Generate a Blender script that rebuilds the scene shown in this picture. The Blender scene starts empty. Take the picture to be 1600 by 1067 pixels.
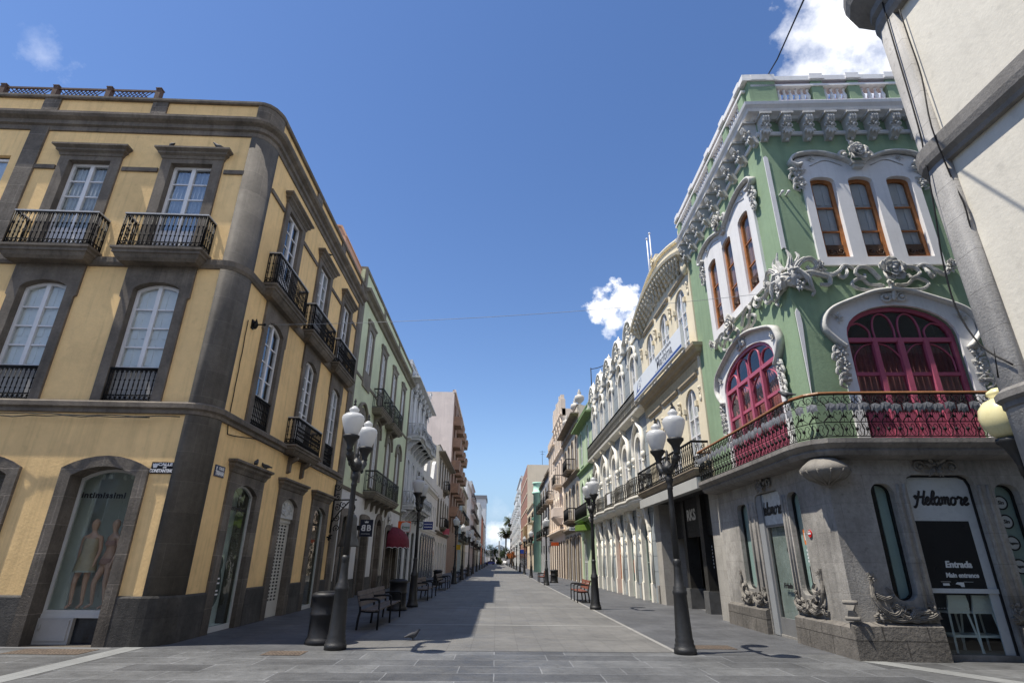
import bpy, bmesh, math, random
from mathutils import Vector, Matrix, geometry
rad=math.radians; sin=math.sin; cos=math.cos; pi=math.pi
SC=bpy.context.scene; COL=SC.collection

# ------------------------------------------------------------------ camera
cam=bpy.data.cameras.new('camera'); cam.sensor_width=36; cam.lens=851.7/1600*36
cam.clip_start=.05; cam.clip_end=5000
co=bpy.data.objects.new('camera',cam); COL.objects.link(co); SC.camera=co
def cam_rot(pitch,yaw,roll):
    p,y,r=map(rad,(pitch,yaw,roll))
    fw=Vector((sin(y)*cos(p),cos(y)*cos(p),sin(p))); rt=fw.cross(Vector((0,0,1))).normalized(); up=rt.cross(fw)
    r2=cos(r)*rt+sin(r)*up; u2=-sin(r)*rt+cos(r)*up
    return Matrix((r2,u2,-fw)).transposed().to_4x4()
co.matrix_world=Matrix.Translation((0,0,1.6))@cam_rot(21.88,1.26,.66)
SC.view_settings.view_transform='Standard'; SC.view_settings.look='None'
SC.view_settings.exposure=0.78; SC.view_settings.gamma=1
# ------------------------------------------------------------------ sun and sky
SUND=Vector((.435,.115,-1)).normalized()
sl=bpy.data.lights.new('sun','SUN'); sl.energy=4.15; sl.angle=rad(.5); sl.color=(1,.94,.83)
so=bpy.data.objects.new('sun',sl); COL.objects.link(so); so.rotation_euler=SUND.to_track_quat('-Z','Y').to_euler()
so.location=(-20,-8,45)
W=bpy.data.worlds.new('World'); SC.world=W; W.use_nodes=True
nt=W.node_tree; nt.nodes.clear(); N=nt.nodes.new; LK=nt.links.new
sky=N('ShaderNodeTexSky'); sky.sky_type='NISHITA'; sky.sun_disc=False
sky.sun_elevation=rad(65.5); sky.sun_rotation=rad(256); sky.air_density=1.0; sky.dust_density=.15; sky.ozone_density=1.3; sky.altitude=10
tc=N('ShaderNodeTexCoord')
def vmath(op,a,b=None):
    n=N('ShaderNodeVectorMath'); n.operation=op; LK(a,n.inputs[0])
    if b is not None: n.inputs[1].default_value=b
    return n
def wmath(op,a,b,c=None,clamp=False):
    n=N('ShaderNodeMath'); n.operation=op; n.use_clamp=clamp
    for i,x in enumerate((a,b,c)):
        if x is None: continue
        if isinstance(x,(int,float)): n.inputs[i].default_value=x
        else: LK(x,n.inputs[i])
    return n.outputs[0]
nz=N('ShaderNodeTexNoise'); nz.inputs['Scale'].default_value=11; nz.inputs['Detail'].default_value=9; nz.inputs['Roughness'].default_value=.6
LK(tc.outputs['Generated'],nz.inputs['Vector'])
nzl=N('ShaderNodeTexNoise'); nzl.inputs['Scale'].default_value=34; nzl.inputs['Detail'].default_value=6; nzl.inputs['Roughness'].default_value=.62
LK(tc.outputs['Generated'],nzl.inputs['Vector'])
def blob(px,py,rad_px,soft,gain,noise,dens=1):
    d=(cam_rot(21.88,1.26,.66)@Vector((px-800,-(py-533.5),-851.7))).normalized()   # a direction on the sky dome
    dist=vmath('DISTANCE',tc.outputs['Generated'],d).outputs['Value']
    r=rad_px/900
    m=wmath('MULTIPLY_ADD',dist,-1/r,1)                  # 1 at centre, 0 at radius
    n=wmath('MULTIPLY_ADD',noise.outputs['Fac'],gain,-gain*.5)
    s=wmath('ADD',m,n)
    return wmath('MULTIPLY',wmath('MULTIPLY',s,soft,clamp=True),dens)
cl=[]
for a in ((1308,66,66,1.25,2.9,nz,.9),(1362,36,88,1.35,2.9,nz,.95),(1430,70,90,1.3,2.8,nz,.9),(1300,30,50,.9,3,nz,.6),
          (972,466,30,2.0,2.7,nzl,.97),(940,484,27,1.8,2.7,nzl,.9),(960,505,26,1.3,2.8,nzl,.75),(990,500,26,1.5,2.8,nzl,.8),(955,480,36,.9,3,nzl,.5),
          (782,834,26,1.3,2.4,nzl,.55),(800,850,26,1.3,2.4,nzl,.5),(775,800,20,.6,2.4,nzl,.2),
          (72,92,26,.6,3.2,nzl,.22),(62,70,18,.5,3.2,nzl,.15)): cl.append(blob(*a))
m=cl[0]
for c in cl[1:]: m=wmath('MAXIMUM',m,c)
# unseen broken cumulus added behind and right of the viewer as neutral fill light
bk=vmath('DOT_PRODUCT',tc.outputs['Generated'],Vector((.74,-.67,0))).outputs['Value']
bm_=N('ShaderNodeMapRange'); bm_.interpolation_type='SMOOTHSTEP'; LK(bk,bm_.inputs[0]); bm_.inputs[1].default_value=.1; bm_.inputs[2].default_value=.45
nzb=N('ShaderNodeTexNoise'); nzb.inputs['Scale'].default_value=3.2; nzb.inputs['Detail'].default_value=8; nzb.inputs['Roughness'].default_value=.58; LK(tc.outputs['Generated'],nzb.inputs['Vector'])
m=wmath('MAXIMUM',m,wmath('MULTIPLY',wmath('MULTIPLY_ADD',nzb.outputs['Fac'],4.5,-1.85,True),wmath('MULTIPLY',bm_.outputs[0],.9)))
mx=N('ShaderNodeMix'); mx.data_type='RGBA'; LK(m,mx.inputs['Factor'])
hs=N('ShaderNodeHueSaturation'); hs.inputs['Hue'].default_value=.508; hs.inputs['Saturation'].default_value=1.17; hs.inputs['Value'].default_value=1.0
LK(sky.outputs[0],hs.inputs['Color']); LK(hs.outputs[0],mx.inputs['A'])
mx.inputs['B'].default_value=(9.3,9.3,9.4,1)
# pale blue summer haze in the lowest few degrees of the sky
sxz=N('ShaderNodeSeparateXYZ'); LK(tc.outputs['Generated'],sxz.inputs[0])
hzf=N('ShaderNodeMapRange'); hzf.interpolation_type='SMOOTHSTEP'; LK(sxz.outputs[2],hzf.inputs[0]); hzf.inputs[1].default_value=.24; hzf.inputs[2].default_value=-.02; hzf.inputs[3].default_value=0; hzf.inputs[4].default_value=.85
hzm=N('ShaderNodeMix'); hzm.data_type='RGBA'; LK(hzf.outputs[0],hzm.inputs['Factor']); LK(hs.outputs[0],hzm.inputs['A']); hzm.inputs['B'].default_value=(1.5,2.5,4.3,1); LK(hzm.outputs['Result'],mx.inputs['A'])
bg=N('ShaderNodeBackground'); LK(mx.outputs['Result'],bg.inputs[0]); bg.inputs[1].default_value=.098
wo=N('ShaderNodeOutputWorld'); LK(bg.outputs[0],wo.inputs[0])
CY=SC.cycles; CY.max_bounces=8; CY.diffuse_bounces=4; CY.transparent_max_bounces=12; CY.glossy_bounces=3; CY.use_denoising=True; CY.caustics_reflective=False; CY.caustics_refractive=False

# ------------------------------------------------------------------ materials
MATS={}
def mat(name,c,rough=.85,var=.12,scale=1.5,bump=.15,bscale=45,streak=0,metal=0,brick=None,flat=False,spots=0,spec=.35,trans=0,low=0):
    """procedural surface: noise colour variation, vertical rain streaks, joints, pits, splash-dirt near the ground"""
    if name in MATS: return MATS[name]
    m=bpy.data.materials.new(name); m.use_nodes=True; MATS[name]=m
    t=m.node_tree; n=t.nodes; b=n['Principled BSDF']; L=t.links.new
    b.inputs['Roughness'].default_value=rough; b.inputs['Metallic'].default_value=metal; b.inputs['Specular IOR Level'].default_value=spec
    g=n.new('ShaderNodeNewGeometry'); P=g.outputs['Position']
    def noise(s,det=5,ro=.55,vec=None):
        x=n.new('ShaderNodeTexNoise'); x.inputs['Scale'].default_value=s; x.inputs['Detail'].default_value=det; x.inputs['Roughness'].default_value=ro
        L(vec or P,x.inputs['Vector']); return x.outputs['Fac']
    def ramp(f,a,bb,lo,hi):
        r=n.new('ShaderNodeMapRange'); L(f,r.inputs[0]); r.inputs[1].default_value=a; r.inputs[2].default_value=bb; r.inputs[3].default_value=lo; r.inputs[4].default_value=hi; return r.outputs[0]
    def mul(col,f):
        x=n.new('ShaderNodeMix'); x.data_type='RGBA'; x.blend_type='MULTIPLY'; x.inputs['Factor'].default_value=1
        if isinstance(col,tuple): x.inputs['A'].default_value=(*col,1)
        else: L(col,x.inputs['A'])
        L(f,x.inputs['B']); return x.outputs['Result']
    col=mul(c,ramp(noise(scale),.3,.7,1-var,1+var))
    col=mul(col,ramp(noise(scale*9,6,.7),.3,.7,1-var*.6,1+var*.6))
    if var>=.06 and not flat: col=mul(col,ramp(noise(.5,3,.5),.49,.53,1,1-.055))   # old repairs, a shade darker
    if streak:
        mp=n.new('ShaderNodeMapping'); mp.inputs['Scale'].default_value=(5,5,.22); L(P,mp.inputs[0])
        col=mul(col,ramp(noise(1.3,6,.65,mp.outputs[0]),.5,.75,1,1-streak))
    if spots: col=mul(col,ramp(noise(bscale*.35,3,.5),.62,.72,1,1-spots))
    hgt=noise(bscale,5,.6)
    if brick:
        bw,bh,ms,ax,k,jm=brick
        sx=n.new('ShaderNodeSeparateXYZ'); L(P,sx.inputs[0]); cb=n.new('ShaderNodeCombineXYZ')
        if ax=='wall':
            ad=n.new('ShaderNodeMath'); L(sx.outputs[0],ad.inputs[0]); L(sx.outputs[1],ad.inputs[1]); L(ad.outputs[0],cb.inputs[0]); L(sx.outputs[2],cb.inputs[1])
        elif ax=='floor': L(sx.outputs[0],cb.inputs[0]); L(sx.outputs[1],cb.inputs[1])
        else: L(sx.outputs[1],cb.inputs[0]); L(sx.outputs[0],cb.inputs[1])
        wv=n.new('ShaderNodeTexNoise'); wv.inputs['Scale'].default_value=2.5; L(P,wv.inputs['Vector'])
        va=n.new('ShaderNodeVectorMath'); va.operation='MULTIPLY_ADD'; L(wv.outputs['Color'],va.inputs[0]); va.inputs[1].default_value=(.02,.02,0); L(cb.outputs[0],va.inputs[2])
        bt=n.new('ShaderNodeTexBrick'); L(va.outputs[0],bt.inputs['Vector']); bt.inputs['Scale'].default_value=1
        bt.inputs['Brick Width'].default_value=bw; bt.inputs['Row Height'].default_value=bh; bt.inputs['Mortar Size'].default_value=ms; bt.inputs['Mortar Smooth'].default_value=.2
        bt.offset=.43; bt.squash=1.25; bt.squash_frequency=3
        bt.inputs['Color1'].default_value=(1-k,1-k,1-k,1); bt.inputs['Color2'].default_value=(1+k,1+k,1+k*.9,1); bt.inputs['Mortar'].default_value=(jm,jm,jm,1)
        col=mul(col,bt.outputs['Color'])
        sb=n.new('ShaderNodeMath'); sb.operation='MULTIPLY_ADD'; L(bt.outputs['Fac'],sb.inputs[0]); sb.inputs[1].default_value=-2; L(hgt,sb.inputs[2]); hgt=sb.outputs[0]
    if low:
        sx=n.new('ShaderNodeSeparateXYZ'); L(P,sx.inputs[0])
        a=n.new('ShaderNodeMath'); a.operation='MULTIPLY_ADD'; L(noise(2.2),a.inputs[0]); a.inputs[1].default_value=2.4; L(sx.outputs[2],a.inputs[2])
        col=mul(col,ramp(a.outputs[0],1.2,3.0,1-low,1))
    L(col,b.inputs['Base Color'])
    if not flat:
        bp=n.new('ShaderNodeBump'); bp.inputs['Strength'].default_value=bump; bp.inputs['Distance'].default_value=.02; L(hgt,bp.inputs['Height']); L(bp.outputs[0],b.inputs['Normal'])
        rr=ramp(noise(scale*4),.3,.7,max(.05,rough-.1),min(1,rough+.1)); L(rr,b.inputs['Roughness'])
    return m
def glass(name,tint=(.8,.86,.86),rough=.01,refl=1.0,minr=.0):
    if name in MATS: return MATS[name]
    m=bpy.data.materials.new(name); m.use_nodes=True; MATS[name]=m; t=m.node_tree; n=t.nodes; L=t.links.new; n.remove(n['Principled BSDF'])
    tr=n.new('ShaderNodeBsdfTransparent'); tr.inputs[0].default_value=(*tint,1)
    gl=n.new('ShaderNodeBsdfGlossy'); gl.inputs['Roughness'].default_value=rough; gl.inputs[0].default_value=(refl,refl,refl,1)
    no=n.new('ShaderNodeTexNoise'); no.inputs['Scale'].default_value=1.7; g=n.new('ShaderNodeNewGeometry'); L(g.outputs['Position'],no.inputs['Vector'])
    bp=n.new('ShaderNodeBump'); bp.inputs['Strength'].default_value=.06; bp.inputs['Distance'].default_value=.1; L(no.outputs['Fac'],bp.inputs['Height']); L(bp.outputs[0],gl.inputs['Normal'])
    fr=n.new('ShaderNodeFresnel'); fr.inputs['IOR'].default_value=1.52
    mr=n.new('ShaderNodeMapRange'); L(fr.outputs[0],mr.inputs[0]); mr.inputs[3].default_value=minr; mr.inputs[4].default_value=1
    ib=n.new('ShaderNodeMath'); ib.operation='SUBTRACT'; ib.inputs[0].default_value=1; L(g.outputs['Backfacing'],ib.inputs[1]); im=n.new('ShaderNodeMath'); im.operation='MULTIPLY'; L(mr.outputs[0],im.inputs[0]); L(ib.outputs[0],im.inputs[1])   # only the outer skin mirrors
    mx=n.new('ShaderNodeMixShader'); L(im.outputs[0],mx.inputs[0]); L(tr.outputs[0],mx.inputs[1]); L(gl.outputs[0],mx.inputs[2]); L(mx.outputs[0],n['Material Output'].inputs[0]); return m

# ------------------------------------------------------------------ mesh building.  local frame: u along the wall, w out of it, v up
def cr(pts,n=5):
    """Catmull-Rom through points"""
    out=[]; P=[Vector(p) for p in pts]; P=[2*P[0]-P[1]]+P+[2*P[-1]-P[-2]]
    for i in range(1,len(P)-2):
        for k in range(n):
            t=k/n; a,b,c,d=P[i-1:i+3]
            out.append(.5*((2*b)+(c-a)*t+(2*a-5*b+4*c-d)*t*t+(3*b-a-3*c+d)*t**3))
    out.append(P[-2]); return out
class MB:
    def __init__(s): s.v=[];s.f=[];s.s=[]
    def add(s,vs,fs,sm=False):
        n=len(s.v); s.v.extend((p[0],-p[1],p[2]) for p in vs); s.f.extend(tuple(n+i for i in f) for f in fs); s.s.extend([sm]*len(fs)); return s
    def box(s,u0,u1,w0,w1,v0,v1):
        return s.add([(u0,w0,v0),(u1,w0,v0),(u1,w1,v0),(u0,w1,v0),(u0,w0,v1),(u1,w0,v1),(u1,w1,v1),(u0,w1,v1)],[(0,3,2,1),(4,5,6,7),(0,1,5,4),(1,2,6,5),(2,3,7,6),(3,0,4,7)])
    def prism(s,poly,w0,w1):
        n=len(poly); vs=[(a,w1,b) for a,b in poly]+[(a,w0,b) for a,b in poly]
        return s.add(vs,[tuple(range(n)),tuple(range(2*n-1,n-1,-1))]+[(i,(i+1)%n,n+(i+1)%n,n+i) for i in range(n)])
    def sideprism(s,poly,u0,u1):
        """polygon in (w,v) swept along u"""
        n=len(poly); vs=[(u0,a,b) for a,b in poly]+[(u1,a,b) for a,b in poly]
        return s.add(vs,[tuple(range(n)),tuple(range(2*n-1,n-1,-1))]+[(i,(i+1)%n,n+(i+1)%n,n+i) for i in range(n)])
    def ring(s,o,i,w0,w1,sm=False):
        n=len(o); vs=[(a,w1,b) for a,b in o]+[(a,w1,b) for a,b in i]+[(a,w0,b) for a,b in o]+[(a,w0,b) for a,b in i]; fs=[]
        for k in range(n):
            j=(k+1)%n; fs+=[(k,j,n+j,n+k),(2*n+k,2*n+j,3*n+j,3*n+k),(k,j,2*n+j,2*n+k),(n+k,n+j,3*n+j,3*n+k)]
        return s.add(vs,fs,sm)
    def loft(s,rings,caps=True,sm=True):
        m=len(rings[0]); vs=[p for r in rings for p in r]; fs=[]
        for a in range(len(rings)-1):
            for k in range(m): fs.append((a*m+k,a*m+(k+1)%m,(a+1)*m+(k+1)%m,(a+1)*m+k))
        if caps: fs+=[tuple(range(m)),tuple(range(len(vs)-1,len(vs)-m-1,-1))]
        return s.add(vs,fs,sm)
    def tube(s,pts,r,n=6,sm=True,flat=1):
        P=[Vector(p) for p in pts]; rings=[]; up=None
        for i,p in enumerate(P):
            t=(P[min(i+1,len(P)-1)]-P[max(i-1,0)])
            if t.length<1e-9: t=Vector((0,0,1))
            t.normalize()
            if up is None: up=Vector((0,1,0)) if abs(t.y)<.9 else Vector((1,0,0))
            x=up-t*up.dot(t)
            if x.length<1e-6: x=Vector((1,0,0))-t*t.x
            x.normalize(); y=t.cross(x); up=x
            rr=r[i] if isinstance(r,(list,tuple)) else r
            rings.append([p+rr*(cos(2*pi*k/n)*x*flat+sin(2*pi*k/n)*y) for k in range(n)])
        return s.loft(rings,True,sm)
    def lathe(s,prof,cu=0,cw=0,v0=0,n=10,sm=True):
        return s.loft([[(cu+r*cos(2*pi*k/n),cw+r*sin(2*pi*k/n),v0+z) for k in range(n)] for r,z in prof],True,sm)
    def ball(s,u,w,v,ru,rw=None,rv=None,n=7,m=4):
        rw=ru if rw is None else rw; rv=ru if rv is None else rv
        return s.loft([[(u+ru*sin(pi*(a+.02)/(m+.04))*cos(2*pi*k/n),w+rw*sin(pi*(a+.02)/(m+.04))*sin(2*pi*k/n),v-rv*cos(pi*a/m)) for k in range(n)] for a in range(m+1)],True,True)
    def sweep(s,path,prof,closed=False):
        """mouldings: profile (d,v) carried along a plan path (u,w); d is outwards, left of travel"""
        n=len(path); R=[]
        for i in range(n):
            p=Vector(path[i]); dirs=[]
            if i>0 or closed: dirs.append((p-Vector(path[i-1])).normalized())
            if i<n-1 or closed: dirs.append((Vector(path[(i+1)%n])-p).normalized())
            ns=[Vector((-d.y,d.x)) for d in dirs]; m=sum(ns,Vector((0,0))).normalized(); m=m/max(.35,m.dot(ns[0]))
            R.append([(p.x+m.x*d,p.y+m.y*d,v) for d,v in prof])
        if closed: R.append(R[0])
        return s.loft(R,not closed,False)
    def wall(s,u0,u1,v0,v1,holes=(),w=0,depth=.2,outline=None):
        """sheet with openings; each opening gets a reveal of the given depth"""
        outer=outline or [(u0,v0),(u1,v0),(u1,v1),(u0,v1)]
        polys=[outer]+[h for h in holes]; pts=[];edges=[]
        for p in polys:
            n=len(pts); pts+=[Vector(q) for q in p]; edges+=[(n+i,n+(i+1)%len(p)) for i in range(len(p))]
        V,E,F,_,_,_=geometry.delaunay_2d_cdt(pts,edges,[],0,1e-5)
        def inside(p,poly):
            c=False;j=len(poly)-1
            for i in range(len(poly)):
                a,b=poly[i],poly[j]
                if (a[1]>p[1])!=(b[1]>p[1]) and p[0]<(b[0]-a[0])*(p[1]-a[1])/(b[1]-a[1])+a[0]: c=not c
                j=i
            return c
        fs=[]
        for f in F:
            c=sum((V[i] for i in f),Vector((0,0)))/len(f)
            if inside(c,outer) and not any(inside(c,h) for h in holes): fs.append(tuple(f))
        s.add([(p.x,w,p.y) for p in V],fs)
        if depth:
            for h in holes:
                n=len(h); s.add([(a,w,b) for a,b in h]+[(a,w-depth,b) for a,b in h],[(i,(i+1)%n,n+(i+1)%n,n+i) for i in range(n) if max(h[i][1],h[(i+1)%n][1])>.01])
        return s
    def text(s,txt,u,v,w,size,bold=0,shear=0,align='CENTER',sx=1,mirror=False,depth=.004,spacing=1):
        c=bpy.data.curves.new('lettering','FONT'); c.body=txt; c.size=size; c.offset=bold; c.shear=shear; c.align_x=align; c.align_y='CENTER'; c.extrude=depth; c.resolution_u=3; c.space_character=spacing
        o=bpy.data.objects.new('lettering',c); COL.objects.link(o)
        me=bpy.data.meshes.new_from_object(o); k=-1 if mirror else 1
        s.add([(u+p.co.x*sx*k,w+p.co.z,v+p.co.y) for p in me.vertices],[tuple(p.vertices) for p in me.polygons])
        bpy.data.objects.remove(o); bpy.data.curves.remove(c); bpy.data.meshes.remove(me); return s
    def join(s,o,u=0,w=0,v=0,k=1,flip=False):
        n=len(s.v); f=-1 if flip else 1
        s.v.extend((p[0]*k*f+u,p[1]*k-w,p[2]*k+v) for p in o.v); s.f.extend(tuple(n+i for i in q) for q in o.f); s.s.extend(o.s); return s
    def mesh(s,name,m):
        me=bpy.data.meshes.new(name); me.from_pydata(s.v,[],s.f); me.polygons.foreach_set('use_smooth',s.s)
        bm=bmesh.new(); bm.from_mesh(me); bmesh.ops.recalc_face_normals(bm,faces=bm.faces); bm.to_mesh(me); bm.free()
        me.materials.append(m); return me
I4=Matrix.Identity(4); WM={}
def T(x,y,z): return Matrix.Translation((x,y,z))
def RZ(a): return Matrix.Rotation(a,4,'Z')
def link(o,parent,M):
    COL.objects.link(o)
    if parent is not None:
        o.parent=parent; o.matrix_local=WM[parent.name].inverted()@M
    else: o.matrix_world=M
    WM[o.name]=M.copy(); return o
def ob(name,mb,m,parent=None,M=I4):
    me=mb.mesh(name,m) if isinstance(mb,MB) else mb
    return link(bpy.data.objects.new(name,me),parent,M)
def tag(o,label,cat,group=None,kind=None):
    if label: o['label']=label
    if cat: o['category']=cat
    if group: o['group']=group
    if kind: o['kind']=kind
    return o
def thing(name,label,cat,loc=(0,0,0),group=None,rz=0):
    o=bpy.data.objects.new(name,None); o.empty_display_size=.2; link(o,None,T(*loc)@RZ(rz)); return tag(o,label,cat,group)
def single(name,label,cat,mb,m,M=I4,group=None): return tag(ob(name,mb,m,None,M),label,cat,group)
def struct(name,mb,m,kind='structure'):
    o=ob(name,mb,m); o['kind']=kind; return o
def dup(o,M,parent=None,label=None):
    c=o.copy(); link(c,parent,M)
    if label: c['label']=label
    for ch in [x for x in KIDS.get(o.name,o.children)]: dup(ch,M@WM[o.name].inverted()@WM[ch.name],c)
    return c
KIDS={}
class Fac:
    """a facade: left and right end on the ground plan as seen from outside"""
    def __init__(s,p0,p1):
        s.p0=Vector(p0); s.L=(Vector(p1)-s.p0).length; d=Vector(p1)-s.p0; s.M=T(p0[0],p0[1],0)@RZ(math.atan2(d.y,d.x))
    def at(s,u=0,w=0,v=0): return s.M@T(u,-w,v)
    def inv(s,x,y):
        q=s.M.inverted()@Vector((x,y,0)); return q.x
def arch(u0,u1,v0,v1,rise=0,n=8,seg=False):
    """rectangle with an arched head: v1 is the crown"""
    if rise<=0: 
        a=[(u1+(u0-u1)*k/n,v1) for k in range(n+1)]
    elif seg:
        c=(u0+u1)/2; h=(u1-u0)/2; Rr=(h*h+rise*rise)/(2*rise); t0=math.asin(min(1,h/Rr)); a=[(c+Rr*sin(t0-2*t0*k/n),v1-Rr+Rr*cos(t0-2*t0*k/n)) for k in range(n+1)]
    else:
        c=(u0+u1)/2; h=(u1-u0)/2; a=[(c+h*cos(pi*k/n),v1-rise+rise*sin(pi*k/n)) for k in range(n+1)]
    return [(u0,v0),(u1,v0)]+a
def rrect(u0,u1,v0,v1,r,n=4):
    p=[]
    for cu,cv,a in ((u1-r,v0+r,-pi/2),(u1-r,v1-r,0),(u0+r,v1-r,pi/2),(u0+r,v0+r,pi)):
        p+=[(cu+r*cos(a+pi/2*k/n),cv+r*sin(a+pi/2*k/n)) for k in range(n+1)]
    return p
def topat(u,u0,u1,v1,rise,seg):
    if rise<=0: return v1
    c=(u0+u1)/2; h=(u1-u0)/2; x=min(abs(u-c),h*.999)
    if seg: Rr=(h*h+rise*rise)/(2*rise); return v1-Rr+math.sqrt(Rr*Rr-x*x)
    return v1-rise+rise*math.sqrt(1-(x/h)**2)
# ------------------------------------------------------------------ carved ornament
def spiral(mb,u,w,v,R,turns,a0,d=1,r0=.05,r1=.02,lift=.04):
    n=int(10*turns)+2; mb.tube([(u+R*(1-.85*k/n)*cos(a0+d*2*pi*turns*k/n),w+lift*k/n,v+R*(1-.85*k/n)*sin(a0+d*2*pi*turns*k/n)) for k in range(n+1)],[r0+(r1-r0)*k/n for k in range(n+1)],6)
    mb.ball(u,w+lift,v,r1*1.8,r1*1.6)
def curl(mb,pts,r0,r1,w=.05,n=5):
    """fluted, flattened scroll with a pointed ridge"""
    P=cr([(p[0],w+(p[2] if len(p)>2 else 0),p[1]) for p in pts],n); m=len(P)-1; R=[]
    for i,p in enumerate(P):
        d=P[min(i+1,m)]-P[max(i-1,0)]; d.y=0
        if d.length<1e-6: d=Vector((1,0,0))
        d.normalize(); q=Vector((-d.z,0,d.x)); r=(r0+(r1-r0)*i/m)*(1+.1*sin(i*2.1))
        R.append([p+q*r*a_+Vector((0,r*b_,0)) for a_,b_ in ((-1,-.9),(-1,.35),(-.72,.62),(-.45,.3),(-.12,.42),(0,.8),(.12,.42),(.45,.3),(.72,.62),(1,.35),(1,-.9))])
    mb.loft(R,True,False)
def leaf(mb,u,w,v,ang,L,Wd,rise=.5,bend=.4):
    R=[]
    for i in range(6):
        t=i/5; a_=ang+bend*t; wd=Wd*max(.04,sin(pi*min(1,t*.85+.13)))*(1 if i%2 else .72); cx,cz=u+L*t*cos(a_),v+L*t*sin(a_); h=w+L*rise*sin(pi*t*.8)*.5; px,pz=-sin(a_)*wd,cos(a_)*wd
        R.append([(cx+px,h-.3*wd,cz+pz),(cx,h+.35*wd,cz),(cx-px,h-.3*wd,cz-pz),(cx,h-.5*wd,cz)])
    mb.loft(R,True,False)
def flower(mb,u,w,v,R,n=5,depth=.5):
    """open bloom: cupped overlapping petals round a stamen"""
    for q,(k_,o,m) in enumerate(((1,0,n),(.62,.5,n),(.34,.2,3))):
        for k in range(m):
            g=2*pi*(k+o)/m+.3; d=R*.56*k_; r=R*.46*k_; z0=w+R*.1+R*.17*q; cu,cv=cos(g),sin(g); ring=[]
            for i in range(5):
                t=i/4-.5; wd=r*math.sqrt(max(.03,1-(2*t)**2)); rad_=d+r*2*t*.9; h=z0+R*.34*(t+.5)*(1 if q<2 else .5)
                ring.append([(u+cu*rad_-cv*wd,h+wd*.3,v+sin(g)*rad_+cos(g)*wd),(u+cu*rad_,h-wd*.12,v+sin(g)*rad_),(u+cu*rad_+cv*wd,h+wd*.3,v+sin(g)*rad_-cos(g)*wd),(u+cu*rad_,h-wd*.5-R*.05,v+sin(g)*rad_)])
            mb.loft(ring,True,True)
    mb.ball(u,w+R*.5,v,R*.13)
def posy(mb,u,w,v,S,seed=1,n=9):
    r=random.Random(seed); k0=max(5,n//2+2)
    for k in range(k0): leaf(mb,u,w,v,2*pi*k/k0+r.uniform(-.25,.25),S*r.uniform(.75,1.25),S*r.uniform(.2,.3),r.uniform(.5,.9),r.uniform(-.7,.7))
    for k in range(4): aa=r.uniform(0,6.3); mb.ball(u+S*.25*cos(aa),w+S*.35,v+S*.25*sin(aa),S*r.uniform(.1,.17),None,None,6,3)
# ------------------------------------------------------------------ palette
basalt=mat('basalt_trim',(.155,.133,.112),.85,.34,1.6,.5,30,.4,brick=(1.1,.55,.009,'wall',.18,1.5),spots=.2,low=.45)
basalt_plain=mat('basalt_moulding',(.155,.131,.107),.85,.34,1.6,.3,40,.4)
plinth_dark=mat('damp_basalt_plinth',(.06,.056,.052),.8,.45,1.1,.5,30,.3,brick=(1.1,.5,.006,'wall',.15,.7),spots=.3)
yellow=mat('yellow_stucco',(.89,.615,.295),.9,.09,.55,.25,18,.2,spots=.08,low=.1)
white=mat('white_gloss_paint',(.74,.73,.74),.45,.04,2,.05,60)
iron=mat('black_wrought_iron',(.01,.01,.011),.6,.2,5,.1,80,spec=.2)
zinc=mat('painted_grey_handrail',(.45,.45,.46),.5,.1,4)
pale=mat('off_white_shutter',(.8,.79,.77),.7,.06,2,.05)
curtain=mat('grey_curtain',(.55,.56,.57),.9,.1,3,.1)
dark=mat('dark_interior',(.03,.03,.032),.9,.2,2)
room=mat('pale_shop_interior',(.74,.75,.75),.8,.05,1)
pane=glass('window_glass',(.92,.94,.94),minr=.03)
paned=glass('upper_window_glass',(.85,.88,.9),minr=.16)
shopglass=glass('shop_glass',(.88,.92,.9))
alu=mat('pale_aluminium',(.5,.5,.49),.4,.05,3,.03)
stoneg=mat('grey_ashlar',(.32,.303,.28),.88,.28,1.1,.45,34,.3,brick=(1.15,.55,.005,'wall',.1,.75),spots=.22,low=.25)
# ------------------------------------------------------------------ ground
g=MB(); g.add([(-3000,3000,0),(3000,3000,0),(3000,-3000,0),(-3000,-3000,0)],[(0,1,2,3)])
struct('ground',g,mat('outer_ground',(.14,.14,.145),.85,.12,.3,.2))
def flat(name,x0,x1,y0,y1,z,m,kind='structure'):
    b=MB(); b.add([(x0,-y0,z),(x1,-y0,z),(x1,-y1,z),(x0,-y1,z)],[(0,1,2,3)]); return struct(name,b,m,kind)
slab=mat('cross_street_slabs',(.086,.088,.092),.6,.3,.8,.4,24,0,brick=(1.3,.6,.009,'floor',.3,2.0),spots=.4,spec=.45)
side=mat('side_pavement_slabs',(.075,.077,.083),.62,.24,.8,.25,30,0,brick=(1.0,.5,.006,'floor2',.1,.75),spots=.15,spec=.45)
flat('cross_street_paving',-60,60,-30,11.72,.004,slab)
flat('pavement',-7.2,7.6,11.72,420,.004,side)
flat('road',-2.95,3.42,11.78,420,.008,mat('smooth_centre_paving',(.128,.125,.12),.68,.2,.35,.3,28,0,brick=(.92,.46,.006,'floor2',.07,.72),spots=.25))
band=mat('pale_granite_band',(.19,.195,.195),.7,.12,1.2,.2,40,0,brick=(.35,1.1,.006,'floor',.07,.6))
flat('paving_band',-7.0,-6.62,-4,11.9,.008,band)
b=MB(); b.add([(6.5,-10.98,.008),(6.95,-10.98,.008),(8.75,-7.6,.008),(8.3,-7.6,.008)],[(0,1,2,3)]); struct('paving_band',b,band)
for y in (16.2,22.05,32.1,42.4,52,61.1,70.5,80,100,120): flat('paving_line',-2.94,3.41,y,y+.09,.012,mat('pale_joint_line',(.3,.3,.29),.7,.1,2))
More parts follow.
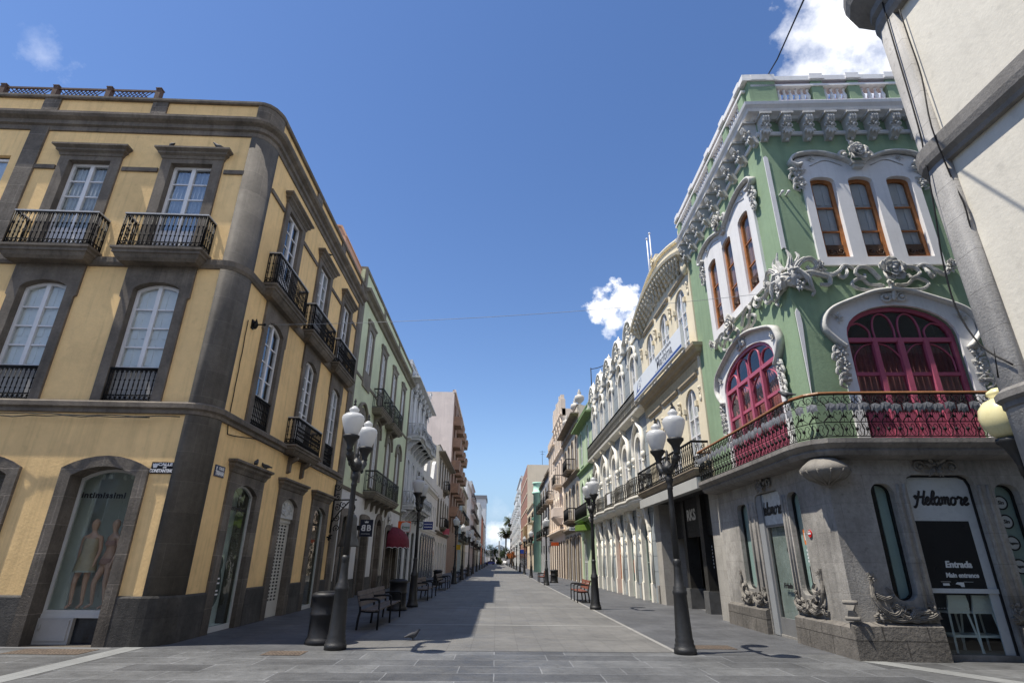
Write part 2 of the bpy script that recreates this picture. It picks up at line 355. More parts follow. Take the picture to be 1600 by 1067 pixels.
flat('paving_line',3.42,3.52,11.75,300,.012,mat('worn_edge_stone',(.23,.225,.215),.7,.15,2))
b=MB()
for x,y,w,h in ((-8.6,11.0,1.35,.6),(-9.9,10.3,1.2,.5),(-4.15,11.1,.7,.5),(3.75,12.25,1.1,.55)): b.add([(x,-y,.010),(x+w,-y,.010),(x+w,-y-h,.010),(x,-y-h,.010)],[(0,1,2,3)])
struct('paving_cover',b,mat('rusty_cast_cover',(.14,.105,.08),.7,.25,3,.8,60,0,brick=(.06,.06,.012,'floor',.2,.5)))
# ------------------------------------------------------------------ windows
WC={}
def window(parent,M,wd,h,rise=0,seg=True,cols=2,bars=4,fw=.07,fm=None,gm=None,back='shutter',bm=None,low=0,mid=.05,name='window',bt=.022,deep=.09):
    key=(round(wd,3),round(h,3),round(rise,3),seg,cols,bars,fw,fm and fm.name,gm and gm.name,back,bm and bm.name,low,mid,name,bt)
    fm=fm or white; gm=gm or pane
    if key not in WC:
        f=MB(); o=arch(-wd/2,wd/2,0,h,rise,8,seg); i=arch(-wd/2+fw,wd/2-fw,fw+low,h-fw,max(0,rise-fw*.3) if rise else 0,8,seg); f.ring(o,i,-.07,0)
        cw=(wd-2*fw)/cols
        for c in range(1,cols):
            u=-wd/2+fw+cw*c; t=mid if (cols%2==0 and c==cols//2) else bt; f.box(u-t,u+t,-.065,.012,low+fw*.5,topat(abs(u)+t,-wd/2,wd/2,h,rise,seg)-fw*.5)
        for b in range(1,bars):
            v=low+fw+(h-rise*.6-low-2*fw)*b/bars; f.box(-wd/2+fw*.5,wd/2-fw*.5,-.055,-.012,v-bt*.8,v+bt*.8)
        if low:
            for c in range(cols):
                u=-wd/2+fw+cw*c; f.box(u+.04,u+cw-.04,-.05,.004,fw+.06,low-.04)
            f.box(-wd/2+.01,wd/2-.01,-.05,-.025,.02,low+.02)
        p=MB(); p.prism(i,-.042,-.034)
        k=None
        if back in('shutter','curtain','dark'):
            k=MB(); ii=arch(-wd/2+.01,wd/2-.01,.01+low,h-.01,rise,8,seg); d=-.085 if back=='shutter' else (-.13 if back=='curtain' else -.3)
            k.prism(ii,d-.03,d)
            if back=='shutter':
                for c in range(2*cols if cols<3 else cols):
                    n=2*cols if cols<3 else cols; q=(wd-2*fw)/n; u=-wd/2+fw+q*c
                    for v in range(3): k.box(u+.05,u+q-.05,d,d+.018,low+.12+(h-rise-low)*v/3,low+(h-rise-low)*(v+1)/3)
            if back=='curtain':
                for c in range(int(wd/.11)): k.tube([(-wd/2+.07+c*.11,d,low+.1),(-wd/2+.07+c*.11+.02,d,h-rise-.05)],.04,5)
        WC[key]=(f.mesh(name,fm),p.mesh('pane',gm),k and k.mesh({'shutter':'inner_shutter','curtain':'curtain','dark':'backing'}[back],bm or {'shutter':pale,'curtain':curtain,'dark':dark}[back]))
    f,p,k=WC[key]; o=ob(name,f,None,parent,M); ob('pane',p,None,o,M)
    if k: ob(k.name.split('.')[0],k,None,o,M)
    return o
def surround(parent,M,wd,h,out,rise=0,seg=True,top=None,w1=.06,w0=-.2,m=None,v0=0,orise=0,name='window_surround',n=8):
    """stone frame round an opening; M at the sill centre"""
    top=out if top is None else top; b=MB()
    b.ring(arch(-wd/2-out,wd/2+out,v0,h+top,orise,n,seg),arch(-wd/2,wd/2,v0+(.002 if v0==0 else 0),h,rise,n,seg),w0,w1); return b
# ------------------------------------------------------------------ iron railings
def grille(mb,path,h,style='baluster',step=.1,r=.012,n=4,v0=0):
    for a in range(len(path)-1):
        p=Vector(path[a]); q=Vector(path[a+1]); l=(q-p).length; d=(q-p)/l; nn=Vector((-d.y,d.x)); c=max(1,round(l/step)); st=l/c
        def f(s,v,o=0): return (p.x+d.x*s+nn.x*o,p.y+d.y*s+nn.y*o,v0+v)
        for v,rr in ((.03,1.2),(h-.02,1.3))+(((.15,1),) if style in('baluster','scroll','vine') else ()): mb.tube([f(0,v),f(l,v)],r*rr,4)
        for e in (0,l): mb.tube([f(e,0),f(e,h)],r*1.5,4)
        for k in range(c):
            s=(k+.5)*st
            if style=='baluster':
                mb.lathe([(r,0),(r,.33*h),(r*2.3,.36*h),(r*.9,.39*h),(r*1.5,.5*h),(r*.9,.62*h),(r*2.3,.66*h),(r,.69*h),(r,.97*h)],f(s,0)[0],f(s,0)[1],v0,n)
                mb.tube([f(s+.03*cos(t),h-.06+.03*sin(t)) for t in [x*pi/3 for x in range(-1,5)]],r*.8,4)
                mb.tube([f(s-st*.4,.04),f(s,.135),f(s+st*.4,.04)],r*.8,4); mb.tube([f(s-st*.4,.14),f(s,.05),f(s+st*.4,.14)],r*.8,4)
            elif style=='plain': mb.tube([f(s,0),f(s,h)],r*.9,4)
            elif style=='panel':
                mb.tube([f(s,0),f(s,h)],r*.8,4)
                if k%4==0: mb.tube([f(s,h*.5),f(min(l,s+st*4),h*.85)],r,4); mb.tube([f(s,h*.85),f(min(l,s+st*4),h*.5)],r,4)
            elif style=='scroll':
                z=.5*(h+.15); H=(h-.15)*.5
                mb.tube([f(s+st*.36*sin(t)*(1 if t<pi else 1),z+H*.96*cos(t*.5)) for t in [x*2*pi/9 for x in range(10)]],r,n)
                for sg in (-1,1): mb.tube([f(s+sg*st*.2+st*.17*cos(t),z+sg*H*.55+st*.22*sin(t)) for t in [x*pi/3 for x in range(6)]],r*.9,n)
                mb.tube([f(s+st*.3*cos(t),.09+.05*sin(t)) for t in [x*pi/3 for x in range(7)]],r*.8,n)
                mb.tube([f(s+st*.5,0),f(s+st*.5,h)],r*.8,4)
def railpath(W,d): return [(-W/2,0),(-W/2,d),(W/2,d),(W/2,0)]
BC={}
def balcony(parent,M,W,d,h=.95,thick=.34,style='baluster',sm=None,im=None,step=.1,r=.012,brackets=0,hand=None,prof=None,name='balcony'):
    key=(round(W,2),round(d,2),h,thick,style,sm and sm.name,im and im.name,step,r,brackets,hand and hand.name)
    if key not in BC:
        s=MB(); s.box(-W/2,W/2,-.12,d,-thick*.55,0); P=railpath(W,d)
        s.sweep(P,prof or [(-.12,-thick),(-.1,-thick),(-.04,-thick*.8),(.0,-thick*.55),(.03,-thick*.5),(.03,-thick*.32),(.07,-thick*.22),(.07,-.02),(0,.004),(-.12,.004)])
        s.box(-W/2+.1,W/2-.1,-.1,d-.1,-thick*.98,-thick*.5)
        for k in range(brackets):
            u=-W/2+W*(k+.5)/brackets; s.sideprism([(0,-thick),(d*.85,-thick),(d*.8,-thick-.08),(d*.3,-thick-.2),(.1,-thick-.45),(0,-thick-.5)],u-.07,u+.07)
        g=MB(); p=railpath(W-.04,d-.02); grille(g,p,h,style,step,r)
        hm=MB(); 
        for i in range(3):
            a,b=Vector(p[i]),Vector(p[i+1]); hm.box(min(a.x,b.x)-.025,max(a.x,b.x)+.025,min(a.y,b.y)-.025,max(a.y,b.y)+.025,h,h+.035) if i!=1 else hm.box(a.x+.025,b.x-.025,a.y-.025,a.y+.025,h,h+.035)
        BC[key]=(s.mesh(name,sm or basalt_plain),g.mesh('railing',im or iron),hm.mesh('handrail',hand or zinc))
    s,g,hm=BC[key]; o=ob(name,s,None,parent,M); ob('railing',g,None,o,M); ob('handrail',hm,None,o,M); return o
def shell(parent,pts,z0,z1,m,skip=(),roofm=None):
    """walls of a closed ground-plan (world points) except the skipped edges, and the roof"""
    b=MB()
    for i in range(len(pts)):
        if i in skip: continue
        p,q=pts[i],pts[(i+1)%len(pts)]; b.add([(p[0],-p[1],z0),(q[0],-q[1],z0),(q[0],-q[1],z1),(p[0],-p[1],z1)],[(0,1,2,3)])
    ob('party_wall',b,m,parent); r=MB(); n=len(pts); r.add([(p[0],-p[1],z1-.03) for p in pts],[tuple(range(n))]); ob('roof',r,roofm or basalt_plain,parent)

# ================================================================== yellow corner house
YL=thing('yellow_corner_house','yellow stucco three storey corner house with dark stone trim and rounded corner','building',(-9,15,0))
FL=Fac((-17.0,11.865),(-6.8,11.965)); FS=Fac((-6.45,12.5),(-6.45,22.9))
ux=lambda x:x+17.0
uy=lambda y:y-12.5
corner=[(-6.92,-11.962),(-6.78,-11.985),(-6.66,-12.04),(-6.56,-12.15),(-6.49,-12.3),(-6.455,-12.42),(-6.45,-12.58)]
wrap=[(-17.0,-11.865)]+corner+[(-6.45,-22.9)]
FX=[ux(-8.29),ux(-10.94)]; SX=[uy(14.47),uy(17.67),uy(20.74)]
hf=[]; hs_=[]
for u in FX: hf+=[arch(u-.72,u+.72,0.0,3.42,.22,8,True),arch(u-.6,u+.6,4.77,7.8,.16,8,True),arch(u-.6,u+.6,8.5,11.32)]
hf+=[arch(ux(-13.6)-.55,ux(-13.6)+.55,8.6,11.4),arch(ux(-13.6)-.55,ux(-13.6)+.55,4.9,7.7)]
for u in SX: hs_+=[arch(u-.72,u+.72,0.0,3.42,.22,8,True),arch(u-.6,u+.6,4.77,7.8,.16,8,True),arch(u-.6,u+.6,8.5,11.32)]
# openings that reach the pavement are cut as far as its edge
def lift(h): return [(a,max(b,.003)) for a,b in h]
b=MB(); b.wall(0,FL.L,0,13.4,[lift(h) for h in hf],0,.12); ob('wall',b,yellow,YL,FL.M)
b=MB(); b.wall(0,FS.L,0,13.4,[lift(h) for h in hs_],0,.12); ob('wall',b,yellow,YL,FS.M)
shell(YL,[(-17,11.9),(-6.6,12.1),(-6.5,22.9),(-17,22.9)],0,13.0,yellow,(0,1))
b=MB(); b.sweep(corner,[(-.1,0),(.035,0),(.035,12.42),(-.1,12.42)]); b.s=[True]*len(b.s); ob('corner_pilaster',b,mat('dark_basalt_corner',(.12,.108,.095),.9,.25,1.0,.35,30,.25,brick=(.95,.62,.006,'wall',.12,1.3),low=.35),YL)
b=MB(); b.sweep(corner,[(.03,0),(.075,0),(.075,.84),(.06,.88),(.03,.88)]); ob('corner_plinth',b,plinth_dark,YL)
b=MB(); b.sweep(corner,[(0,12.8),(.05,12.8),(.05,13.36),(0,13.36)]); ob('corner_pilaster',b,basalt,YL)
b=MB(); b.sweep(wrap,[(-.1,12.24),(.04,12.26),(.04,12.4),(.1,12.44),(.1,12.56),(.2,12.63),(.24,12.7),(.24,12.77),(-.1,12.83)]); ob('cornice',b,basalt_plain,YL)
b=MB(); b.sweep(wrap,[(-.15,13.36),(.07,13.36),(.09,13.4),(.09,13.46),(-.15,13.48)]); ob('coping',b,basalt_plain,YL)
b=MB(); b.sweep(wrap,[(-.05,4.5),(.06,4.52),(.06,4.6),(.12,4.64),(.12,4.74),(.08,4.78),(-.05,4.78)]); ob('string_course',b,basalt_plain,YL)
b=MB(); b.sweep(wrap,[(-.05,8.14),(.05,8.16),(.09,8.24),(.09,8.38),(-.05,8.42)]); ob('string_course',b,basalt_plain,YL)
for f,us,L0,L1 in ((FL,FX+[ux(-13.6)],0,FL.L-.1),(FS,SX,.15,FS.L)):
    e=sorted(us); prev=L0
    for u in e+[L1+.86]:
        if prev<u-.9: b=MB(); b.box(prev,u-.86,-.03,.045,11.0,11.12); ob('string_course',b,basalt_plain,YL,f.M)
        prev=u+.86
for x0,x1 in ((-12.76,-12.32),(-9.82,-9.4)): b=MB(); b.box(ux(x0),ux(x1),-.02,.05,12.8,13.36); ob('parapet_pier',b,basalt,YL,FL.M)
for y0,y1 in ((15.8,16.3),(19.0,19.5),(22.35,22.9)): b=MB(); b.box(uy(y0),uy(y1),-.02,.05,12.8,13.36); ob('parapet_pier',b,basalt,YL,FS.M)
b=MB(); b.box(ux(-12.78),ux(-12.33),-.02,.06,0,12.37); ob('pilaster',b,basalt,YL,FL.M)
b=MB(); b.box(uy(22.4),uy(22.9),-.02,.06,0,12.37); ob('pilaster',b,basalt,YL,FS.M)
def plinths(f,segs,m,h,par,w=.06):
    for a,c in segs: b=MB(); b.box(a,c,-.02,w,0,h); b.sideprism([(w,h),(w-.02,h+.03),(-.02,h+.04),(-.02,h)],a,c); ob('plinth',b,m,par,f.M)
plinths(FL,[(0,FX[1]-.89),(FX[1]+.89,FX[0]-.89),(FX[0]+.89,FL.L-.12)],plinth_dark,.84,YL)
plinths(FS,[(.1,SX[0]-1.02),(SX[0]+1.02,SX[1]-1.02),(SX[1]+1.02,SX[2]-1.02),(SX[2]+1.02,FS.L-.5)],plinth_dark,.84,YL)
# ground-floor surrounds, first-floor surrounds, top-floor surrounds with pediments
SM={}
def shared(key,fn,name,m):
    if key not in SM: SM[key]=fn().mesh(name,m)
    return SM[key]
def sur_ground(): return surround(None,None,1.34,3.36,.23,.2,True,.22,.07,-.42,orise=.26)
def sur_ground2():
    b=MB(); b.ring(arch(-1.0,1.0,0,3.58,0),arch(-.66,.66,.003,3.3,.2,8,True),-.42,.06)
    b.sweep([(-1.0,-.02),(-1.0,.06),(1.0,.06),(1.0,-.02)],[(-.02,3.5),(.02,3.52),(.05,3.6),(.1,3.66),(.1,3.71),(.16,3.75),(.16,3.8),(-.02,3.82)]); return b
def sur_first():
    b=MB(); b.ring([(-.77,4.75),(.77,4.75),(.77,7.3),(.82,7.34)]+[(.82-1.64*k/6,8.16) for k in range(7)]+[(-.82,7.34),(-.77,7.3)],arch(-.545,.545,4.76,7.74,.15,10,True),-.2,.06); return b
def sur_top():
    b=MB(); b.ring(arch(-.8,.8,8.42,11.46),arch(-.54,.54,8.43,11.28),-.2,.06)
    b.sweep([(-.8,-.02),(-.8,.06),(.8,.06),(.8,-.02)],[(-.02,11.4),(.02,11.42),(.04,11.49),(.1,11.54),(.1,11.59),(.18,11.65),(.18,11.7),(-.02,11.73)])
    return b
for f,us in ((FL,FX),(FS,SX)):
    for i,u in enumerate(us):
        if f is FL: ob('door_surround',shared('sg',sur_ground,'door_surround',basalt),None,YL,f.at(u))
        else: ob('door_surround',shared('sg2',sur_ground2,'door_surround',basalt),None,YL,f.at(u))
        ob('window_surround',shared('s1',sur_first,'window_surround',basalt_plain),None,YL,f.at(u))
        ob('window_surround',shared('s2',sur_top,'window_surround',basalt_plain),None,YL,f.at(u))
        wz=-.11 if f is FL else -.045
        lowb=(f is FS and i==1)
        if lowb: window(YL,f.at(u,wz,4.78),1.08,2.95,.15,True,2,5,.075,gm=paned,back='curtain',low=.75)
        else:
            window(YL,f.at(u,wz,5.56),1.08,2.17,.15,True,2,4,.075,gm=pane if f is FL else paned,back='shutter' if f is FL else ('dark','curtain','shutter')[i])
            if 'wr' not in SM:
                g_=MB(); grille(g_,[(-.53,0),(.53,0)],.76,'baluster',.105,.013); g_.box(-.54,.54,-.03,.03,.76,.79); SM['wr']=g_.mesh('window_railing',iron)
                p_=MB(); p_.box(-.54,.54,-.16,-.12,0,.8); SM['wp']=p_.mesh('apron_panel',mat('weathered_white_panel',(.42,.41,.4),.7,.1,3))
            ob('window_railing',SM['wr'],None,YL,f.at(u,.01,4.78)); ob('apron_panel',SM['wp'],None,YL,f.at(u,-.02,4.78))
        window(YL,f.at(u,wz,8.5),1.07,2.78,0,True,2,4,.075,gm=paned if (f is FS or i==0) else pane,back='curtain' if f is FL else ('dark','shutter','dark')[i],low=.72)
        balcony(YL,f.at(u,0,8.5),2.02 if f is FL else 2.4,.42 if f is FL else .32,.92,.34,'baluster',step=.105,r=.0135)
balcony(YL,FS.at(SX[1],0,4.78),2.35,.34,.8,.3,'baluster',step=.105,r=.0135,brackets=2)
for v,h in ((8.6,2.75),(4.95,2.7)): window(YL,FL.at(ux(-13.6),-.1,v),1.1,h,0,True,2,3,.08,gm=paned,back='shutter')
# roof lattice screen
b=MB(); P=[-17,-14.68,-13.17,-11.63,-10.2]; lm=mat('weathered_timber',(.11,.07,.055),.8,.2,4,.3)
for i in range(4):
    x0,x1=P[i]+.07,P[i+1]-.07; y=-12.45
    b.box(x0,x1,y-.02,y+.02,14.28,14.34); b.box(x0,x1,y-.02,y+.02,13.86,13.92)
    n=int((x1-x0)/.12)
    for k in range(n+3):
        for sg in (1,-1):
            a=x0+(k-1)*.12; c=a+.36*sg; lo,hi=13.92,14.28
            p,q=(a,lo),(c,hi)
            if min(a,c)<x0-.001 or max(a,c)>x1+.001: continue
            b.tube([(a,y+.008*sg,lo),(c,y+.008*sg,hi)],.014,4,False)
for x in P[1:]: b.box(x-.07,x+.07,-12.53,-12.38,13.0,14.36); b.box(x-.085,x+.085,-12.545,-12.365,14.36,14.39)
single('roof_lattice_screen','low brown timber lattice screen along the yellow house roof','fence',b,lm)
# ---- shop windows and doors of the yellow house
lab=mat('black_lettering',(.012,.012,.014),.5,.1,5)
def intim(mb,u,v,w,sz):
    mb.text('intimissimi',u,v,w,sz,.018*sz*2,0,'CENTER',1.12,depth=.003,spacing=1.12)
# front display window with plinth panel, metal cabinet, room and glass
u=FX[0]; M=FL.at(u)
b=MB(); b.ring(arch(-.67,.67,.52,3.35,.2,8,True),arch(-.61,.61,.6,3.29,.19,8,True),-.36,-.3); b.box(-.67,.67,-.4,-.28,.46,.53); sw=ob('shop_window',b,alu,YL,M)
b=MB(); b.prism(arch(-.62,.62,.59,3.3,.19,8,True),-.335,-.327); ob('pane',b,shopglass,sw,M)
b=MB(); intim(b,-.13,2.8,-.322,.17); ob('lettering',b,lab,sw,M)
b=MB(); b.box(-.67,.0,-.44,-.24,.0,.46); b.box(-.62,-.05,-.24,-.225,.06,.43); b.tube([(-.58,-.2,.25),(-.58,-.2,.36)],.012,5); ob('meter_cabinet',b,mat('grey_metal_cabinet',(.38,.37,.36),.4,.06,3,.04),YL,M)
b=MB(); b.box(.0,.67,-.44,-.33,.0,.46); ob('marble_panel',b,mat('black_marble',(.02,.024,.03),.15,.5,6,.02),YL,M)
def showroom(par,M,hw,v0,v1,d,m=room,extra=None):
    b=MB(); 
    b.add([(-hw,-.42,v0),(hw,-.42,v0),(hw,-d,v0),(-hw,-d,v0)],[(0,1,2,3)]); b.add([(-hw,-.42,v1),(hw,-.42,v1),(hw,-d,v1),(-hw,-d,v1)],[(0,1,2,3)])
    b.box(-hw,hw,-d-.05,-d,v0,v1); b.box(-hw-.04,-hw,-d,-.42,v0,v1); b.box(hw,hw+.04,-d,-.42,v0,v1)
    for k in range(3): b.box(-hw+.08+k*.35,-hw+.1+k*.35,-d,-d+.02,v0+.2,v1-.4)
    for k in range(5): b.lathe([(.05,0),(.05,.16)],-hw+.25+k*.25,-.8-.1*(k%2),v1-.2,8)
    if extra: extra(b)
    ob('display_room',b,m,par,M)
showroom(YL,M,1.15,.56,3.4,1.35)
b=MB(); b.box(-1.1,-.62,-.85,-.8,.57,3.3); b.ring(rrect(-1.05,-.67,.8,3.0,.08),rrect(-1.01,-.71,.84,2.96,.06),-.8,-.785); ob('display_screen',b,room,YL,M)
# second front opening, roller shutter
M2=FL.at(FX[1]); b=MB()
for k in range(40): b.box(-.66,.66,-.36,-.33+(.012 if k%2 else 0),.02+k*.082,.095+k*.082)
ob('roller_shutter',b,mat('brown_grey_shutter',(.12,.105,.09),.6,.15,3),YL,M2)
# side shop windows (0 and 2), rolled grille door (1)
for i in (0,2):
    M=FS.at(SX[i],.19); b=MB(); b.ring(arch(-.65,.65,.004,3.29,.2,8,True),arch(-.6,.6,.12,3.24,.19,8,True),-.3,-.24); sw=ob('shop_window',b,alu,YL,M)
    b=MB(); b.prism(arch(-.61,.61,.11,3.25,.19,8,True),-.275,-.267); ob('pane',b,shopglass,sw,M)
    b=MB(); intim(b,.04,2.73,-.262,.16); ob('lettering',b,lab,sw,M)
    showroom(YL,M,.72,.1,3.4,.95)
    if i==0:
        b=MB(); b.prism([(-.42+.3*cos(t)*(.8),.95+.42*sin(t)) for t in [k*pi/9 for k in range(18)]],-.264,-.262); b.prism([(-.38+.13*cos(t),1.45+.17*sin(t)) for t in [k*pi/8 for k in range(16)]],-.264,-.262); ob('sticker',b,mat('dark_green_sticker',(.015,.03,.025),.5,.1,4),sw,M)
        b=MB()
        for k,(w_,vv) in enumerate(((.28,1.12),(.34,1.02),(.3,.86),(.36,.78))): b.box(-.42-w_/2,-.42+w_/2,-.262,-.2605,vv,vv+.035)
        ob('lettering',b,white,sw,M)
        b=MB(); b.box(-.55,-.32,-.8,-.76,.12,.62); b.box(-.5,-.36,-.758,-.755,.3,.55); ob('picture_card',b,mat('pale_card',(.6,.6,.58),.7,.05,3),YL,M)
M=FS.at(SX[1],.17); b=MB()
d=MB(); holes=[]
for r_ in range(23):
    for c_ in range(4): holes.append([(-.5+c_*.25+.03,.42+r_*.093+.02),(-.5+c_*.25+.21,.42+r_*.093+.02),(-.5+c_*.25+.21,.42+r_*.093+.075),(-.5+c_*.25+.03,.42+r_*.093+.075)])
d.wall(-.66,.66,.01,2.72,holes,-.3,.02); d.box(-.66,.66,-.36,-.27,2.6,2.72); d.tube([(-.4,-.29,.2),(-.4,-.27,.26),(-.3,-.27,.26),(-.3,-.29,.2)],.012,5)
gd=ob('rolling_grille_door',d,mat('beige_painted_steel',(.55,.53,.48),.5,.06,3,.05),YL,M)
b=MB(); b.box(-.68,.68,-.44,-.38,0,2.7); ob('backing',b,dark,gd,M)
b=MB(); b.prism(arch(-.655,.655,2.72,3.29,.2,8,True),-.3,-.22)
for s_ in (-1,1):
    spiral(b,s_*.3,-.21,2.95,.13,1.5,0,s_,.015,.008,.01); spiral(b,s_*.12,-.21,2.88,.09,1.3,2,-s_,.015,.008,.01); curl(b,[(s_*.05,2.8),(s_*.2,3.1),(s_*.45,3.12),(s_*.5,2.85)],.015,.008,-.21)
curl(b,[(0,2.76),(0,3.2)],.014,.01,-.21); ob('fanlight_panel',b,mat('grey_white_relief',(.55,.55,.54),.6,.08,6),YL,M)
# street name plates
b=MB(); b.box(-.235,.235,0,.02,-.12,.12); p=single('street_name_plate','black street plate reading calle de constantino beside shop window','sign',b,mat('black_enamel',(.012,.012,.016),.3,.2,6,.03),FL.at(ux(-7.14),.0,3.35))
b=MB(); b.text('CALLE',.05,.07,.022,.085,.004,0,'CENTER',1.25); b.text('DE',.05,.008,.022,.05,.002,0,'CENTER',1.2); b.text('CONSTANTINO',0,-.065,.022,.095,.004,0,'CENTER',.72)
b.prism([(-.2,.1),(-.21,.06),(-.19,0),(-.12,0),(-.1,.06),(-.11,.1),(-.135,.075),(-.155,.105),(-.175,.075)],.018,.024); ob('lettering',b,white,p,FL.at(ux(-7.14),.0,3.35))
M=FS.at(uy(12.98),0,3.44)
b=MB(); b.box(-.23,.23,0,.02,-.125,.125); p=single('street_name_plate','dark blue street plate reading calle triana on yellow wall','sign',b,mat('blue_enamel',(.02,.035,.1),.3,.2,6,.03),M)
b=MB(); b.text('CALLE',.05,.06,.022,.085,.004); b.text('TRIANA',0,-.05,.022,.13,.006,0,'CENTER',.85); b.box(-.19,-.15,.018,.023,.02,.09); ob('lettering',b,white,p,M)
# wall anchor of the span wire, junction boxes, cables on the string course
b=MB(); b.lathe([(.0,-.14),(.04,-.1),(.07,-.02),(.05,.05),(.03,.1),(0,.17)],0,.09,0,8); b.tube([(0,0,0),(0,.3,0)],.02,6); b.ball(0,.32,0,.04); b.box(-.07,.07,-.01,.03,-.12,.12)
single('wire_anchor','small iron wall bracket with ball end on yellow side wall','bracket',b,iron,FS.at(uy(13.12),0,7.2))
def cable(name,label,pts,r=.014,m=None,n=4): 
    b=MB(); b.tube(pts,r,n); return single(name,label,'cable',b,m or iron)
rc=random.Random(5)
def wob(p,q,n,amp,sag=0): return [tuple(Vector(p).lerp(Vector(q),k/n)+Vector((rc.uniform(-amp,amp),rc.uniform(-amp,amp),rc.uniform(-amp,amp)-sag*4*(k/n)*(1-k/n)))) for k in range(n+1)]
cable('wall_cable','thin black cable along the string course of the yellow front',[(a,-b,c) for a,b,c in wob((-17,11.70,4.42),(-6.95,11.82,4.44),40,.02)],.012)
cable('wall_cable','second thin black cable drooping below the front string course',[(a,-b,c) for a,b,c in wob((-17,11.69,4.33),(-7.6,11.78,4.43),26,.04,.05)],.012)
cable('wall_cable','black cable running down beside the corner pilaster on yellow side',[(-6.42,-y,z) for x,y,z in wob((0,12.82,7.2),(0,12.86,4.55),12,.015)]+[(-6.42,-12.95,4.3),(-6.42,-13.3,4.33),(-6.3,-14.2,4.45)]+[(-6.3,-y,4.46) for y in (15,16,18,20,22.8)],.013)
# ================================================================== street furniture
lampm=mat('dark_grey_cast_iron',(.014,.0145,.016),.5,.25,6,.25,60,.2,spec=.5,spots=.1)
def globe_mat():
    m=bpy.data.materials.new('opal_lamp_globe'); m.use_nodes=True; t=m.node_tree; n=t.nodes; L=t.links.new; p=n['Principled BSDF']; p.inputs['Base Color'].default_value=(.72,.73,.74,1); p.inputs['Roughness'].default_value=.3
    tr=n.new('ShaderNodeBsdfTranslucent'); tr.inputs[0].default_value=(.7,.7,.7,1); mx=n.new('ShaderNodeMixShader'); mx.inputs[0].default_value=.45; L(p.outputs[0],mx.inputs[1]); L(tr.outputs[0],mx.inputs[2]); L(mx.outputs[0],n['Material Output'].inputs[0])
    nz_=n.new('ShaderNodeTexNoise'); nz_.inputs['Scale'].default_value=8; rp=n.new('ShaderNodeMapRange'); L(nz_.outputs['Fac'],rp.inputs[0]); rp.inputs[3].default_value=.2; rp.inputs[4].default_value=.42; L(rp.outputs[0],p.inputs['Roughness']); return m
opal=globe_mat()
GL=[(.115,0),(.13,.03),(.165,.12),(.2,.22),(.225,.31),(.23,.37),(.212,.42),(.16,.46),(.09,.48),(.08,.5),(.105,.53),(.1,.565),(.06,.6),(.025,.63),(0,.64)]
def lamp_meshes():
    b=MB(); b.lathe([(0.210,0),(0.210,.09),(0.193,.1),(0.193,.14),(0.172,.17),(0.176,.22),(0.160,.26),(0.144,.6),(0.126,1.0),(0.139,1.03),(0.139,1.07),(0.118,1.1),(0.118,1.14),(0.097,1.17),(.078,1.4),(.074,1.5),(.07,1.53),(.08,1.56),(.08,1.62),(0.063,1.66)],n=16)
    s=MB(); s.lathe([(.064,1.64),(.058,2.6),(.053,3.0),(.064,3.02),(.064,3.06),(.052,3.1),(.075,3.16),(.085,3.22),(.06,3.28),(.055,3.32)],n=12)
    a=MB(); a.lathe([(.05,3.3),(.1,3.35),(.13,3.42),(.13,3.46),(.1,3.53),(.05,3.57),(.035,3.62),(.05,3.66),(.03,3.7),(.03,3.8),(.0,3.84)],n=12)
    for s_ in (-1,1):
        a.tube(cr([(0,s_*.05,3.44),(0,s_*.25,3.41),(0,s_*.47,3.47),(0,s_*.62,3.6),(0,s_*.66,3.7)],5),[.055]*5+[.06]*6+[.075]*5+[.05]*5,8); a.ball(0,s_*.6,3.56,.085); a.lathe([(.05,3.62),(.07,3.66),(.06,3.7),(.09,3.8),(.15,3.88),(.17,3.9),(.17,3.94),(.14,3.95)],0,s_*.66,0,12); a.tube(cr([(0,s_*.45,3.44),(0,s_*.52,3.36),(0,s_*.6,3.4),(0,s_*.56,3.46)],4),.02,5)
    g=MB(); g.lathe(GL,n=16); f=MB(); f.lathe([(.025,.64),(.035,.67),(.015,.69),(.03,.72),(.01,.78),(0,.82)],n=6)
    return b.mesh('pedestal',lampm),s.mesh('post',lampm),a.mesh('arms',lampm),g.mesh('globe',opal),f.mesh('finial',lampm)
LMESH=lamp_meshes()
def lamp(x,y,label,far=False,group=None):
    t=thing('street_lamp',label,'street lamp',(x,y,.008),group); M=T(x,y,.008)
    for me,n in zip(LMESH[:3],('pedestal','post','arms')): ob(n,me,None,t,M)
    for s_ in (-1,1):
        g=ob('globe',LMESH[3],None,t,M@T(0,s_*.66,3.93)); ob('finial',LMESH[4],None,g,M@T(0,s_*.66,3.93))
    return t
ORD=['first','second','third','fourth','fifth','sixth','seventh','eighth','ninth','tenth','eleventh','twelfth']
LL=['black twin globe street lamp with conical base beside the bin near yellow house','black twin globe street lamp beside the bench near the maroon awning']
LR=['black twin globe street lamp in sunlight in front of the dark recessed shopfront','black twin globe street lamp behind the reddish bench on sunny pavement']
LYL=[11.85,22.03,42.9,52,64,76,90,106,124,145,170,200]; LYR=[11.65,21.7,42.4,61.1,76,90,106,122,140,160,185,210]
for i in range(12):
    lamp(-3.03,LYL[i],LL[i] if i<2 else f'twin globe street lamp, {ORD[i]} along the shaded left row of the street',group='twin globe street lamps')
    lamp(3.6,LYR[i],LR[i] if i<2 else f'twin globe street lamp, {ORD[i]} along the sunny right row of the street',group='twin globe street lamps')
